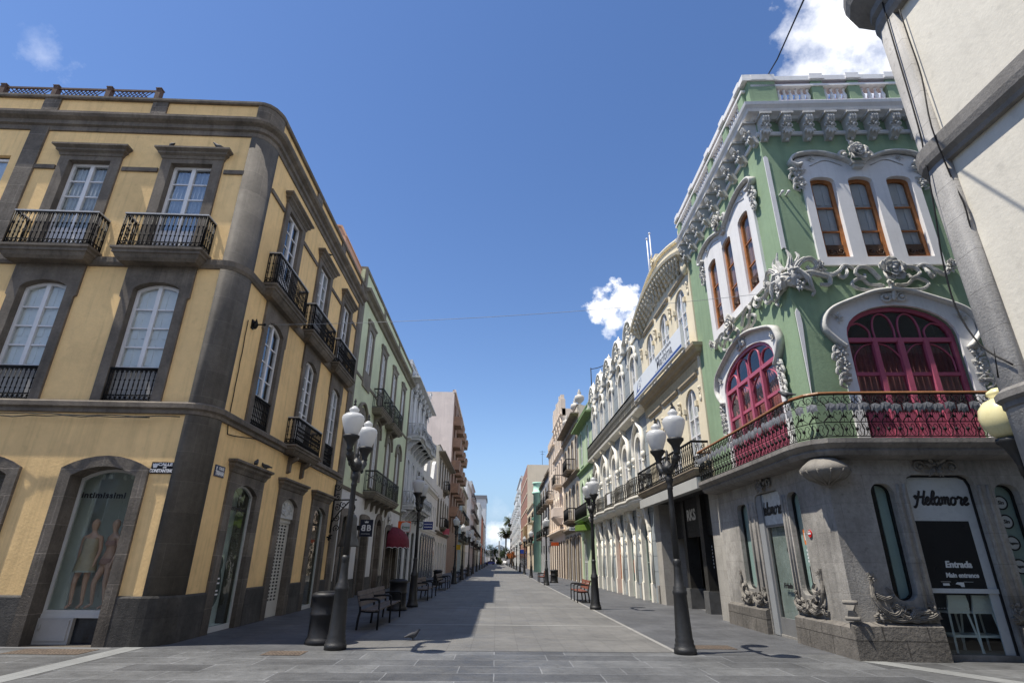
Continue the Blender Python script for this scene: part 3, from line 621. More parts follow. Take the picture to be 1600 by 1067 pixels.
# flag bracket on the near right lamp
# benches
wood_g=mat('greyed_bench_slats',(.13,.105,.09),.75,.25,5,.3,50,.3); wood_r=mat('reddish_bench_slats',(.17,.06,.04),.6,.25,5,.25,50,.2)
BM={}
def bench_meshes(key,L,n,wm):
    fr=MB()
    fr.tube(cr([(0,.0,.0),(0,.02,.25),(0,.05,.43),(0,.0,.65),(0,-.07,.86)],4),.028,6); fr.tube([(0,.5,0),(0,.5,.3),(0,.5,.64)],.024,6)
    fr.tube(cr([(0,.5,.6),(0,.48,.66),(0,.4,.68),(0,.2,.68),(0,.0,.66)],4),.026,6); fr.tube([(0,.03,.42),(0,.25,.4),(0,.5,.41)],.028,6)
    se=MB()
    for k in range(5): w=.09+k*.085; se.box(-L/2,L/2,w,w+.072,.425-.01*(k in(1,2,3)),.455-.01*(k in(1,2,3)))
    ba=MB()
    for k in range(3):
        v=.52+k*.115; w=.035-k*.035; ba.sideprism([(w,v),(w+.028,v),(w-.002,v+.1),(w-.03,v+.1)],-L/2,L/2)
    BM[key]=(fr.mesh('bench_frame',iron),se.mesh('seat',wm),ba.mesh('backrest',wm))
bench_meshes('g',3.4,3,wood_g); bench_meshes('r',2.2,3,wood_r)
def bench(x,y,rz,label,key,L,n):
    t=thing('bench',label,'bench',(x,y,.004),'benches along the street',rz); M=T(x,y,.004)@RZ(rz); fr,se,ba=BM[key]
    ob('seat',se,None,t,M); ob('backrest',ba,None,t,M)
    for k in range(n): ob('bench_frame',fr,None,t,M@T(-L/2+.06+(L-.12)*k/(n-1),0,0))
bl=['long slatted grey wood bench with three iron frames nearest in the shade','slatted bench in the shade just past the lamp near maroon awning','third bench along the shaded left side of the street','fourth bench along the shaded left side of the street','fifth bench along the shaded left side of the street','sixth bench along the shaded left side of the street']
for i,y in enumerate((16.55,26.9,35.3,46.5,57,68)): bench(-3.36,y,pi/2,bl[i],'g',3.4,3)
bench(3.9,26.0,-pi/2,'short reddish slatted bench standing in sun beside lamp on right','r',2.2,3)
bench(3.95,48.0,-pi/2,'farther reddish bench in front of the bin on the right','r',2.2,3)
# litter bins
def bin_(x,y,label,h=.95,r0=.34,r1=.29):
    t=thing('litter_bin',label,'bin',(x,y,.004),'black litter bins'); M=T(x,y,.004)
    b=MB(); b.lathe([(r0,0),(r0,.06),(r0*.93,.1),(r1*1.02,.13),(r1,.5),(r1*1.05,.52),(r1*1.05,.56),(r1,.58),(r1,h-.12),(r1*1.1,h-.1),(r1*1.1,h-.04),(r1*.9,h)],n=20)
    ob('bin_body',b,mat('black_bin_paint',(.012,.012,.014),.5,.25,6,.1,60),t,M); b=MB(); b.lathe([(r1*.75,h-.02),(r1*.75,h+.015),(r1*.6,h+.02),(r1*.2,h+.005)],n=16); ob('bin_lid',b,iron,t,M)
bin_(-3.5,12.6,'black fluted litter bin beside nearest lamp by yellow house'); bin_(-3.35,20.6,'black litter bin behind the nearest bench in the shade'); bin_(4.65,47.6,'dark litter bin in sun beside third right lamp')
bin_(-4.0,40.6,'dark litter bin far along the shaded left side')
# pigeons
pig=mat('pigeon_feathers',(.05,.052,.06),.7,.35,9,.2)
def skin(name,m,J,E,parent=None,M=I4,root=0,sub=1):
    me=bpy.data.meshes.new(name); me.from_pydata([(a,c,b) for a,c,b,*_ in J],E,[]); me.materials.append(m)
    o=bpy.data.objects.new(name,me); link(o,parent,M)
    bm=bmesh.new(); bm.from_mesh(me); L=bm.verts.layers.skin.verify(); bm.verts.ensure_lookup_table()
    for v,j in zip(bm.verts,J): r=j[3]; v[L].radius=(r,r) if not isinstance(r,tuple) else r; v[L].use_root=False
    bm.verts[root][L].use_root=True; bm.to_mesh(me); bm.free()
    s=o.modifiers.new('skin','SKIN'); s.use_smooth_shade=True; u=o.modifiers.new('sub','SUBSURF'); u.levels=sub; u.render_levels=sub; return o
# x along the bird, z up
PJ=[(0,0,.105,.062),(.06,0,.125,.055),(.1,0,.165,.034),(.125,0,.2,.03),(.165,0,.193,.007),(-.07,0,.1,.045),(-.13,0,.085,.024),(-.2,0,.07,.016),(.0,.03,.05,.009),(.01,.03,.0,.006),(.0,-.03,.05,.009),(.01,-.03,.0,.006)]
PE=[(0,1),(1,2),(2,3),(3,4),(0,5),(5,6),(6,7),(0,8),(8,9),(0,10),(10,11)]
pmesh=skin('pigeon',pig,PJ,PE)
def pigeon(M,label,first=[True]):
    if first[0]: o=pmesh; o.matrix_world=M; WM[o.name]=M; first[0]=False
    else: o=pmesh.copy(); link(o,None,M)
    tag(o,label,'pigeon','pigeons')
pigeon(T(-1.75,13.15,.008)@RZ(.5),'dark pigeon standing on the shaded paving in middle of street')
pigeon(FL.at(FX[0]-.62,.12,11.71)@RZ(2.5),'pigeon at left end of the stone pediment nearest the rounded corner')
pigeon(FL.at(FX[0]+.62,.12,11.71)@RZ(-2.9),'pigeon at right end of the stone pediment nearest the rounded corner')
pigeon(FS.at(SX[0]+.1,.12,3.8)@RZ(.2),'pigeon lying low on door pediment beside the blue street plate')
pigeon(FS.at(SX[0]+.75,.12,3.8)@RZ(1.4),'pigeon at far end of door pediment beside the blue street plate')
pigeon(FS.at(SX[1]-.3,.13,11.71)@RZ(1.2),'pigeon on second top floor pediment of the yellow side wall')
# mannequins in the display window
skinm=mat('mannequin_skin',(.62,.36,.28),.45,.04,4,.02); silk=mat('beige_silk_slip',(.5,.38,.27),.5,.1,8,.2); lace=mat('pale_lace',(.5,.46,.4),.8,.15,40,.3); bikini=mat('dusty_pink_underwear',(.4,.22,.19),.6,.1,8,.1)
def mannequin(M,label,pose):
    t=thing('mannequin',label,'mannequin',M.translation)
    s=.97; h=pose
    J=[(0,0,.93,(.125,.1)),(0,0,1.1,(.1,.085)),(0,.01,1.27,(.125,.1)),(0,0,1.4,(.1,.07)),(0,-.01,1.49,.044),(0,-.02,1.56,.055),(0,-.03,1.66,.098),(0,-.02,1.77,.045),
       (.085,0,.86,.088),(.1+h*.04,-.03,.5,.052),(.1+h*.06,.04,.09,.032),(.1+h*.08,-.09,.03,.026),(-.085,0,.86,.088),(-.1-h*.02,-.06-h*.05,.5,.052),(-.1-h*.1,.0,.09,.032),(-.1-h*.12,-.13,.03,.026),
       (.17,.0,1.39,.05),(.2,.03,1.13,.036),(.19,-.03,.9,.025),(.19,-.06,.8,.02),(-.17,0,1.39,.05),(-.22,.05,1.13,.036),(-.16-h*.03,-.04,.93,.025),(-.14,-.08,.86,.02)]
    E=[(0,1),(1,2),(2,3),(3,4),(4,5),(5,6),(6,7),(0,8),(8,9),(9,10),(10,11),(0,12),(12,13),(13,14),(14,15),(3,16),(16,17),(17,18),(18,19),(3,20),(20,21),(21,22),(22,23)]
    skin('body',skinm,J,E,t,M,0,2); return t
def sect(b,rows,n=14,sm=True): b.loft([[(rx*cos(2*pi*k/n)*(1+.03*sin(5*k)),cy+ry*sin(2*pi*k/n),z) for k in range(n)] for z,rx,ry,cy in rows],False,sm)
t=mannequin(FL.at(FX[0]-.33,-.66,.58),'mannequin in beige silk slip in the shop window',0)
b=MB(); sect(b,[(.72,.22,.17,0),(.8,.21,.165,0),(.95,.185,.15,0),(1.1,.15,.125,0),(1.25,.165,.14,0),(1.33,.16,.13,0),(1.36,.12,.12,0)]); ob('slip_dress',b,silk,t,WM[t.name])
b=MB(); sect(b,[(.7,.225,.175,0),(.735,.22,.172,0)]); b.tube([(-.1,.1,1.36),(-.11,.02,1.44),(-.1,-.1,1.38)],.008,4); b.tube([(.1,.1,1.36),(.11,.02,1.44),(.1,-.1,1.38)],.008,4); ob('lace_trim',b,lace,t,WM[t.name])
t=mannequin(FL.at(FX[0]+.14,-.62,.58)@RZ(-.5),'mannequin in pink underwear at right of the shop window',1)
b=MB(); sect(b,[(.86,.16,.125,0),(.93,.165,.135,0),(.97,.15,.125,0)]); sect(b,[(1.22,.14,.12,0),(1.27,.15,.135,0),(1.32,.14,.12,0)]); ob('underwear',b,bikini,t,WM[t.name])
# ================================================================== green corner house
green=mat('green_stucco',(.24,.335,.215),.87,.09,.6,.2,20,.16,spots=.05)
trim=mat('lilac_white_trim',(.72,.71,.71),.75,.05,1.2,.12,40,.12)
carve=mat('grey_white_carving',(.55,.54,.515),.85,.12,2.2,.3,30,.3)
woodb=mat('varnished_brown_window_wood',(.38,.145,.045),.35,.25,7,.1,60,.2)
magenta=mat('magenta_window_paint',(.42,.1,.16),.4,.1,3,.06,50)
mgl=glass('rose_window_glass',(.8,.72,.72),minr=.02)
GH=thing('green_corner_house','green stucco corner house with white carved window frames over grey stone shop','building',(9,14,0))
GF=Fac((6.65,11.09),(12.2,10.741)); GS=Fac((6.858,17.4),(6.65,11.09))
gx=lambda x:(x-6.65)*1.002
gy=lambda y:(17.4-y)*1.0005
def plate(b,outline,holes,w0,w1):
    b.wall(0,0,0,0,holes,w1,w1-w0+.1,outline); n=len(outline)
    b.add([(a,w1,c) for a,c in outline]+[(a,w0,c) for a,c in outline],[(i,(i+1)%n,n+(i+1)%n,n+i) for i in range(n)]); return b
def ribbon(b,pts,w0,w1,t,sm=True,n=5,taper=False):
    P=cr([(a,0,c) for a,c in pts],n); R=[]; m=len(P)
    for i,p in enumerate(P):
        d=P[min(i+1,m-1)]-P[max(i-1,0)]; d.normalize(); nn=Vector((-d.z,0,d.x)); e=t/2
        ww=w1 if not taper else w0+(w1-w0)*(.35+.65*sin(pi*i/(m-1)))
        R.append([(p.x+nn.x*e,w0,p.z+nn.z*e),(p.x+nn.x*e,ww-.02,p.z+nn.z*e),(p.x,ww,p.z),(p.x-nn.x*e,ww-.02,p.z-nn.z*e),(p.x-nn.x*e,w0,p.z-nn.z*e)])
    b.loft(R,True,sm); return b
def mirror(p): return p+[(-a,c) for a,c in reversed(p) if a!=0]
def house_top(F,uc,sx,ww,seed):
    """three tall windows in a moulded white frame with hood, flower and ribbons"""
    us=[-.93*sx,0,.93*sx]
    right=[(0,8.08),(1.42*sx,8.08),(1.42*sx,10.3),(1.52*sx,10.8),(1.6*sx,11.0),(1.45*sx,11.18),(1.05*sx,11.27),(.6*sx,11.2),(.25*sx,11.06),(0,10.98)]
    out=right+[(-a,c) for a,c in reversed(right[1:-1])]
    b=MB(); plate(b,out,[arch(u-ww/2,u+ww/2,8.3,10.6,.12,6) for u in us],0,.07)
    for s in (-1,1):
        for k in (-1,1): b.tube(cr([(s*.75*sx+k*.4*sx,.08,10.93),(s*.75*sx,.08,11.1),(s*.75*sx-k*.4*sx,.08,10.93)],4),.012,4)
    ob('window_surround',b,trim,GH,F.at(uc))
    b=MB()
    for s in (-1,1):
        ribbon(b,[(s*.12,10.98),(s*.35*sx,11.12),(s*.75*sx,11.28),(s*1.15*sx,11.31),(s*1.5*sx,11.22),(s*1.63*sx,11.04),(s*1.5*sx,10.92),(s*1.36*sx,10.96)],0,.2,.075)
        for k,(du,v,r_) in enumerate(((1.5,10.78,.17),(1.56,10.58,.14),(1.48,10.42,.12),(1.5,10.28,.08))): posy(b,s*(du*sx-.02),.06,v,r_*1.25,seed+k,9); curl(b,[(s*(du*sx-.15),v+.1),(s*(du*sx+.1),v+.1,.06),(s*(du*sx+.15),v-.04,.05),(s*(du*sx),v-.1,.02)],.035,.02,.05)
        posy(b,s*1.1*sx,.07,11.14,.1,seed+3,5)
    b.box(-.17,.17,0,.2,10.92,11.0); b.box(-.12,.12,0,.17,10.82,10.92); flower(b,0,.2,11.2,.27,5); posy(b,0,.12,11.3,.3,seed,14); leaf(b,.02,.12,11.4,1.5,.28,.07); spiral(b,-.3,.14,11.18,.14,1.2,1,1,.05,.03,.06); spiral(b,.3,.14,11.18,.14,1.2,2,-1,.05,.03,.06)
    ob('carved_hood',b,carve,GH,F.at(uc))
    # flower and ribbons beneath
    b=MB(); flower(b,0,.2,7.98,.33,5); posy(b,0,.08,7.62,.2,seed+1,9); b.tube(cr([(0,.1,7.8),(.03,.12,7.55),(0,.1,7.3)],4),.05,5)
    for s in (-1,1):
        curl(b,[(s*.15,7.86),(s*.35*sx,8.13,.02),(s*.6*sx,8.14,.06),(s*.72*sx,7.98,.08),(s*.55*sx,7.86,.06),(s*.48*sx,7.98,.02)],.045,.028,.06)
        curl(b,[(s*.15,7.7),(s*.42*sx,7.72),(s*.62*sx,7.86,.05),(s*.85*sx,7.72,.06),(s*.7*sx,7.58,.05),(s*.3,7.6),(s*.1,7.7)],.038,.028,.06)
        curl(b,[(s*.62*sx,8.1),(s*.9*sx,8.2,.04),(s*1.1*sx,8.02,.1),(s*1.25*sx,7.95,.06),(s*1.42*sx,8.05),(s*1.52*sx,8.25)],.03,.06,.06)
        curl(b,[(s*.88*sx,8.18),(s*.92*sx,7.98,.08),(s*1.0*sx,7.88,.04),(s*1.1*sx,8.0)],.03,.045,.07)
        posy(b,s*1.47*sx,.06,8.12,.17,seed+5,9); flower(b,s*1.5*sx,.1,8.22,.12,5)
    ob('carved_garland',b,carve,GH,F.at(uc,0,-.15))
    for i,u in enumerate(us): window(GH,F.at(uc+u,-.05 if F is GF else .0,8.3),ww,2.3,.12,False,1,3,.09,fm=woodb,gm=pane,back='shutter',bm=mat('drawn_blind',(.55,.53,.54),.8,.08,2) if F is GF else mat('painted_brown_reflection',(.34,.18,.11),.6,.3,2),low=0); cp=MB(); cp.box(-ww/2+.08,ww/2-.08,-.06,-.01,.06,.4); [spiral(cp,s_*.12,-.005,.22,.1,1.3,k_,s_,.018,.01,.01) for s_,k_ in ((-1,0),(1,3))]; ob('carved_panel',cp,mat('dark_carved_wood',(.07,.035,.018),.5,.3,6,.3,50),GH,F.at(uc+u,-.05 if F is GF else .0,8.3))  # side windows: the panes' brown reflection is painted on the board behind them
def house_bay(F,uc,h,seed):
    """wide arched magenta window with carved hood"""
    r=[(0,3.95),(h+.24,3.95),(h+.2,5.9),(h+.24,6.15),(h+.42,6.4),(h+.42,6.66),(h+.25,6.92),(h*.72,7.18),(h*.38,7.33),(0,7.38)]
    out=r+[(-a,c) for a,c in reversed(r[1:-1])]; op=arch(-h,h,3.96,7.05,.72,14)
    b=MB(); plate(b,out,[op],0,.06); ob('window_surround',b,trim,GH,F.at(uc))
    b=MB()
    ribbon(b,[(s*x,z) for s,x,z in ((-1,h+.1,6.0),(-1,h+.3,6.2),(-1,h+.47,6.45),(-1,h+.43,6.7),(-1,h+.22,6.95),(-1,h*.7,7.2),(-1,h*.35,7.35),(1,0,7.4),(1,h*.35,7.35),(1,h*.7,7.2),(1,h+.22,6.95),(1,h+.43,6.7),(1,h+.47,6.45),(1,h+.3,6.2),(1,h+.1,6.0))],0,.2,.07,True,5,False)
    for s in (-1,1):
        for k,(du,v,r_) in enumerate(((.25,5.95,.16),(.3,5.78,.14),(.24,5.6,.13),(.28,5.45,.1),(.24,5.3,.08),(.25,5.18,.05))): posy(b,s*(h+du-.02),.06,v,r_*1.2,seed+k,9); curl(b,[(s*(h+du-.14),v+.09),(s*(h+du+.08),v+.09,.06),(s*(h+du+.13),v-.03,.05),(s*(h+du),v-.09,.02)],.035,.02,.05)
        posy(b,s*(h+.14),.06,6.72,.14,seed+2,8)
        spiral(b,s*.18,.08,7.22,.13,1.4,1,s,.04,.02,.05)
    posy(b,0,.06,7.22,.13,seed+9,8); ob('carved_hood',b,carve,GH,F.at(uc))
    f=MB(); f.ring(op,arch(-h+.09,h-.09,4.0,6.96,.66,14),-.2,-.1); f.box(-h+.05,h-.05,-.19,-.09,6.2,6.3); pw=(2*h-.18)/4
    for k in range(1,4):
        u=-h+.09+pw*k; t=.06 if k==2 else .05; f.box(u-t,u+t,-.19,-.075,3.97,6.25); 
    for k in range(4):
        a=-h+.09+pw*k; c=a+pw; f.box(a,c,-.18,-.12,5.42,5.5); f.box(a+.04,c-.04,-.185,-.1,4.0,4.6)
        top=min(6.95,topat(max(abs(a),abs(c))-.05,-h,h,7.05,.72,False))
        if k in(1,2): ribbon(f,[(a+.06,6.28),(a+.05,6.55),(a+.12,6.8),(a+pw/2,6.9),(c-.12,6.8),(c-.05,6.55),(c-.06,6.28)],-.18,-.11,.035)
        else:
            s=1 if k==3 else -1; a0=a if k==3 else c; ribbon(f,[(a0+s*.05,6.28),(a0+s*.06,6.5),(a0+s*.25,6.66),(a0+s*(pw-.1),6.6)],-.18,-.11,.035)
        q=.05
        s1=(a+q,c-q) if k in(0,2) else (c-q,a+q)
        if k in(1,2): ribbon(f,[(c-.03 if k==1 else a+.03,5.5),(c-.05 if k==1 else a+.05,5.85),((a+c)/2,6.12),(a+.05 if k==1 else c-.05,6.18)],-.175,-.12,.03)
        else: ribbon(f,[((a+.05) if k==0 else (c-.05),5.5),((a+.07) if k==0 else (c-.07),5.85),((a+c)/2,6.1),((c-.05) if k==0 else (a+.05),6.18)],-.175,-.12,.03)
    FM=F.at(uc,.03 if F is GF else .12); wo_=ob('bay_window',f,magenta,GH,FM); b=MB(); b.prism(arch(-h+.05,h-.05,4.0,7.0,.68,14),-.16,-.152); ob('pane',b,mgl,wo_,FM)
    b=MB(); b.box(-h+.02,h-.02,-.34,-.32,3.97,6.2)
    for k in range(int(h*16)): b.tube([(-h+.1+k*.125,-.32,3.98),(-h+.08+k*.125,-.32,6.2)],.04,5)
    ob('curtain',b,mat('dull_rose_curtain',(.5,.27,.27),.85,.2,3,.1),wo_,FM); b=MB(); b.box(-h,h,-.62,-.6,5.9,7.1); ob('backing',b,dark,wo_,F.at(uc))
UF=gx(8.87); US=gy(13.88)
hF=[arch(UF+k*.93-.32,UF+k*.93+.32,8.25,10.62) for k in (-1,0,1)]+[arch(UF-1.2,UF+1.2,3.96,7.05,.72,14)]
hS=[arch(US+k*1.28-.36,US+k*1.28+.36,8.25,10.62) for k in (-1,0,1)]+[arch(US-1.66,US+1.66,3.96,7.0,.72,14)]
b=MB(); b.wall(0,GF.L,3.7,12.84,hF,0,.3); ob('wall',b,green,GH,GF.M)
b=MB(); b.wall(0,GS.L,3.7,12.84,hS,0,.3); ob('wall',b,green,GH,GS.M)
house_top(GF,UF,1.0,.6,11); house_top(GS,US,1.37,.68,21); house_bay(GF,UF,1.2,31); house_bay(GS,US,1.66,41)
shell(GH,[(6.858,17.4),(6.65,11.09),(12.2,10.741),(12.6,17.4)],0,12.8,green,(0,1))
path=[(6.858,-17.4),(6.65,-11.09),(12.2,-10.741)]
b=MB(); b.sweep(path,[(-.1,11.96),(.05,11.97),(.07,12.02),(.05,12.08),(-.1,12.09)]); ob('frieze_moulding',b,trim,GH)
b=MB(); b.sweep(path,[(-.1,12.46),(.1,12.46),(.16,12.52),(.3,12.54),(.33,12.6),(.3,12.63),(.38,12.7),(.4,12.78),(.34,12.82),(-.3,12.84)]); ob('cornice',b,trim,GH)
def corbel():
    b=MB(); b.sideprism([(0,12.46),(.36,12.46),(.36,12.4),(.31,12.37),(.34,12.28),(.31,12.18),(.2,12.14),(.23,12.07),(.22,11.98),(.15,11.9),(.09,11.82),(0,11.78)],-.1,.1)
    b.box(-.15,.15,0,.38,12.4,12.458)
    for k in range(3): b.sideprism([(.34,12.39),(.375,12.3),(.34,12.2),(.3,12.2),(.3,12.39)],-.085+k*.06,-.045+k*.06)
    for s in (-1,1): spiral(b,s*.1,.2,12.13,.075,1.3,pi/2,s,.022,.014,.05); spiral(b,s*.09,.14,11.95,.055,1.2,pi/2,s,.018,.01,.04)
    for k in range(5): leaf(b,0,.2,12.02,-pi/2+(k-2)*.5,.2,.045,.6,0)
    for s in (-1,1): b.ball(s*.04,.31,12.12,.022)
    b.ball(0,.3,12.07,.035,.04,.05); b.ball(0,.1,11.76,.045); return b
cm=corbel().mesh('corbel',carve)
for k in range(10): ob('corbel',cm,None,GH,GF.at(.11+k*.548))
for k in range(9): ob('corbel',cm,None,GH,GS.at(GS.L-.13-k*.745))
# roof balustrade
ped=MB(); ped.box(-.15,.15,-.14,.1,12.83,13.6)
pm=ped.mesh('balustrade_pier',green); cap=MB(); cap.box(-.19,.19,-.2,.18,13.6,13.66); cap.box(-.17,.17,-.18,.16,13.66,13.8); pcm=cap.mesh('pier_cap',trim)
bal=MB(); bal.lathe([(.05,0),(.05,.03),(.03,.06),(.055,.16),(.06,.2),(.03,.32),(.025,.38),(.045,.4),(.045,.43)],n=8); balm=bal.mesh('baluster',trim)
for F,us in ((GF,[.12,1.65,2.6,3.6,4.55,5.4]),(GS,[.15,1.9,3.65,5.0,6.2])):
    o=MB(); o.box(-.1,F.L+.1,-.03,.27,12.82,12.93); o.box(-.1,F.L+.1,-.02,.29,13.4,13.47); o.box(-.1,F.L+.1,-.06,.31,13.58,13.73); bo=ob('balustrade',o,trim,GH,F.M); o=MB(); o.box(0,F.L,.02,.2,13.471,13.579); ob('rail_band',o,MATS.get('pink_band') or mat('pink_band',(.5,.3,.28),.85,.08,2),bo,F.M)
    for u in us: p_=ob('balustrade_pier',pm,None,GH,F.at(u,.16,0)); ob('pier_cap',pcm,None,p_,F.at(u,.16,0))
    for i in range(len(us)-1):
        n=max(2,int((us[i+1]-us[i]-.3)/.15))
        for k in range(n): ob('baluster',balm,None,bo,F.at(us[i]+.15+(us[i+1]-us[i]-.3)*(k+.5)/n,.16,12.93))
b=MB(); b.box(-.17,.55,-.3,.29,12.84,13.6); ob('corner_pier',b,green,GH,GF.M); b=MB(); b.box(-.31,.62,-.3,.33,13.585,13.66); b.box(-.28,.58,-.3,.3,13.66,13.82); ob('pier_cap',b,trim,GH,GF.M)
b=MB(); b.box(1.0,5.5,-2.4,-.5,12.8,13.72); ob('roof_room',b,mat('red_stucco',(.36,.1,.1),.85,.1,2,.15),GH,GF.M)
# corner strips and corner carving
b=MB(); b.prism([(-.0,8.55),(.06,8.6),(.11,8.55),(.11,11.25),(.06,11.32),(0,11.28)],0,.025); ob('corner_strip',b,trim,GH,GF.M)
b=MB(); b.prism([(.02,4.9),(.02,6.9),(.07,7.0),(.12,6.9),(.13,6.6)],0,.025); ob('corner_strip',b,trim,GH,GF.M)
b=MB(); S=MB()
for F,u0,s in ((GF,.05,1),(GS,GS.L-.05,-1)):
    q=MB(); q.ball(0,.1,7.94,.15,.16,.22); posy(q,0,.12,7.98,.25,61,12); posy(q,s*.1,.14,7.75,.2,62,9)
    for k in range(5): q.tube(cr([(0,.1,8.1),(s*(.1+.05*k),.25,8.15-.05*k),(s*(.2+.05*k),.18,8.0-.1*k)],3),.03,4)
    curl(q,[(s*.05,8.05),(s*.25,8.35,.1),(s*.5,8.42,.1),(s*.62,8.25,.08),(s*.48,8.14,.06),(s*.4,8.26,.04)],.065,.035,.06)
    curl(q,[(s*.05,7.9),(s*.35,8.05,.1),(s*.6,8.0,.12),(s*.82,7.92,.1),(s*.8,7.76,.08),(s*.62,7.78,.05)],.065,.035,.06)
    curl(q,[(s*.05,7.8),(s*.25,7.72,.06),(s*.45,7.62,.05),(s*.4,7.5,.03)],.05,.03,.05)
    curl(q,[(0,8.2),(s*.06,8.5,.05),(s*.02,8.72,.02)],.07,.015,.06); curl(q,[(s*.1,8.25),(s*.25,8.5,.05),(s*.22,8.66,.02)],.06,.015,.06); posy(q,s*.3,.08,7.95,.2,71,8)
    for v in q.v:
        p=F.M@Vector((v[0]+u0,v[1],v[2])); S.v.append((p.x,p.y,p.z))
    n=len(S.v)-len(q.v); S.f+=[tuple(n+i for i in f) for f in q.f]; S.s+=q.s
ob('carved_corner_mask',S,carve,GH,T(0,0,-.22))
for k,x in enumerate((7.12,7.27)): 
    b=MB(); b.tube([(0,0,0),(0,.16,0)],.025,6); b.ball(0,.17,0,.04); single('wall_insulator','small white wall insulator '+('nearer the green house corner' if k==0 else 'nearer the window frame on green front'),'insulator',b,trim,GF.at(gx(x)-.25,0,10.1))
# balcony round the corner
rp=[(6.86,-17.42),(6.39,-17.42),(6.33,-14.27),(6.27,-12.4),(6.235,-11.6),(6.27,-11.17),(6.38,-10.88),(6.58,-10.71),(6.87,-10.65),(8.1,-10.54),(9.84,-10.40),(12.2,-10.23)]
b=MB(); b.sweep([(a,c) for a,c in rp[1:]],[(-.62,3.58),(-.2,3.58),(-.06,3.62),(0,3.7),(-.02,3.74),(.06,3.8),(.1,3.84),(.1,3.93),(.0,3.95),(-.62,3.95)]); bsl=ob('corner_balcony',b,mat('weathered_balcony_stone',(.2,.185,.17),.85,.25,1.6,.35,34,.4),GH)
g=MB(); lf=MB(); r=.0105; h=.88
tot=[]
for i in range(len(rp)-1):
    p,q=Vector(rp[i]),Vector(rp[i+1]); l=(q-p).length; n=max(1,round(l/.215)); d=(q-p)/l; nn=Vector((-d.y,d.x)); st=l/n
    def f(s,v,o=0): return (p.x+d.x*s+nn.x*o,p.y+d.y*s+nn.y*o,3.96+v)
    for v,rr in ((.02,1.1),(.31,1),(h,1)): g.tube([f(0,v),f(l,v)],r*rr,4)
    for k in range(n):
        s=(k+.5)*st; a=s-st/2; c=s+st/2; bul=.05
        g.tube(cr([f(a,.02),f(a+.22*st,.16),f(a,.31,.01),f(a+.42*st,.46,bul),f(a+.2*st,.66,bul),f(a-.12*st,.78,.03),f(a,h)],3),r,4)
        for t in (-1,1):
            g.tube(cr([f(s,.165),f(s+t*.24*st,.27),f(s+t*.44*st,.21),f(s+t*.3*st,.15),f(s+t*.4*st,.07),f(s+t*.12*st,.05),f(s,.165)],3),r*.7,3)
            g.tube(cr([f(s,.72,.03),f(s+t*st*.2,.83,.02),f(s+t*st*.42,.8),f(s+t*st*.36,.72),f(s+t*st*.2,.75)],3),r*.7,3); g.tube(cr([f(s+t*.4*st,.33),f(s+t*.2*st,.4,.02),f(s+t*.3*st,.52,.03),f(s+t*.42*st,.46,.03)],3),r*.7,3)
        g.ball(*f(s,.165,.01),.04,.04,.04,6,3)
        for t in (-1,0,1): g.ball(*f(s+t*.03,.41+.03*(t==0),.02),.024,.024,.024,5,3)
        g.tube([f(s,.31),f(s,.42,.02)],r*.7,3); g.ball(*f(s,.72,.04),.022,.022,.022,5,3); g.tube([f(s-st*.5,.66,.04),f(s,.71,.05),f(s+st*.5,.66,.04)],r*.7,3)
        for t in (-1,0,1):
            # flat sheet-metal leaves
            x0=Vector(f(s+.03*sin(k*7.1+i*3),.7+.03*sin(k*3.3),.055)); dx=Vector((d.x,d.y,0)); t1=x0+dx*t*.1+Vector((0,0,-.22 if t==0 else -.17)); m_=(x0+t1)/2; wv=(dx*(1 if t==0 else .5)+Vector((0,0,.5*t))).normalized()*.07; o_=Vector((nn.x,nn.y,0))*.012
            lf.add([tuple(x0),tuple(m_+wv),tuple(t1),tuple(m_-wv),tuple(m_+o_)],[(0,1,4),(1,2,4),(2,3,4),(3,0,4)])
ob('railing',g,iron,bsl); ob('leaf_sprays',lf,mat('silver_painted_leaves',(.17,.175,.19),.5,.25,9,.1),bsl)
b=MB(); b.sweep(rp,[(-.03,4.85),(.03,4.85),(.035,4.87),(.02,4.9),(-.02,4.9),(-.035,4.87)]); ob('handrail',b,mat('rust_brown_handrail',(.25,.11,.045),.5,.2,5),bsl)
# ---- ground floor of the green house: carved stone shop front
lw=lambda u0,u1,z0=.98,z1=3.12,r=.19: rrect(u0,u1,z0,z1,r,5)
dF=(gx(8.17),gx(9.5)); dS=(gy(14.75),gy(13.3))
def doorhole(u0,u1,t): return [(u0,.003),(u1,.003),(u1,t-.18),(u1-.05,t-.06),(u1-.18,t),(u0+.18,t),(u0+.05,t-.06),(u0,t-.18)]
HF=[lw(gx(7.45),gx(7.9)),doorhole(*dF,3.3),lw(gx(9.84),gx(10.32))]; HS=[lw(gy(16.02),gy(15.32)),doorhole(*dS,3.27),lw(gy(12.96),gy(12.4))]
for F,H in ((GF,HF),(GS,HS)):
    b=MB(); b.wall(0,F.L,0,3.75,H,0,.2); ob('shopfront_wall',b,stoneg,GH,F.M)
b=MB(); b.sideprism([(0,0),(.13,0),(.11,.56),(.0,.62)],-.12,gx(8.14)); ob('plinth',b,mat('cracked_stone_plinth',(.14,.128,.115),.9,.3,1.3,.8,16,.3,brick=(.75,.33,.012,'wall',.12,.5),spots=.3),GH,GF.M)
pl=MATS['cracked_stone_plinth']
b=MB(); b.sideprism([(0,0),(.13,0),(.11,.56),(.0,.62)],gx(9.53),GF.L); ob('plinth',b,pl,GH,GF.M)
for a,c in ((.05,dS[0]-.03),(dS[1]+.03,GS.L+.12)):
    b=MB(); b.sideprism([(0,0),(.13,0),(.11,.52),(.0,.58)],a,c); ob('plinth',b,pl,GH,GS.M)
DEP={True:.2,False:.15}
rimm=mat('black_rubber_frame',(.012,.012,.013),.4,.1,5)
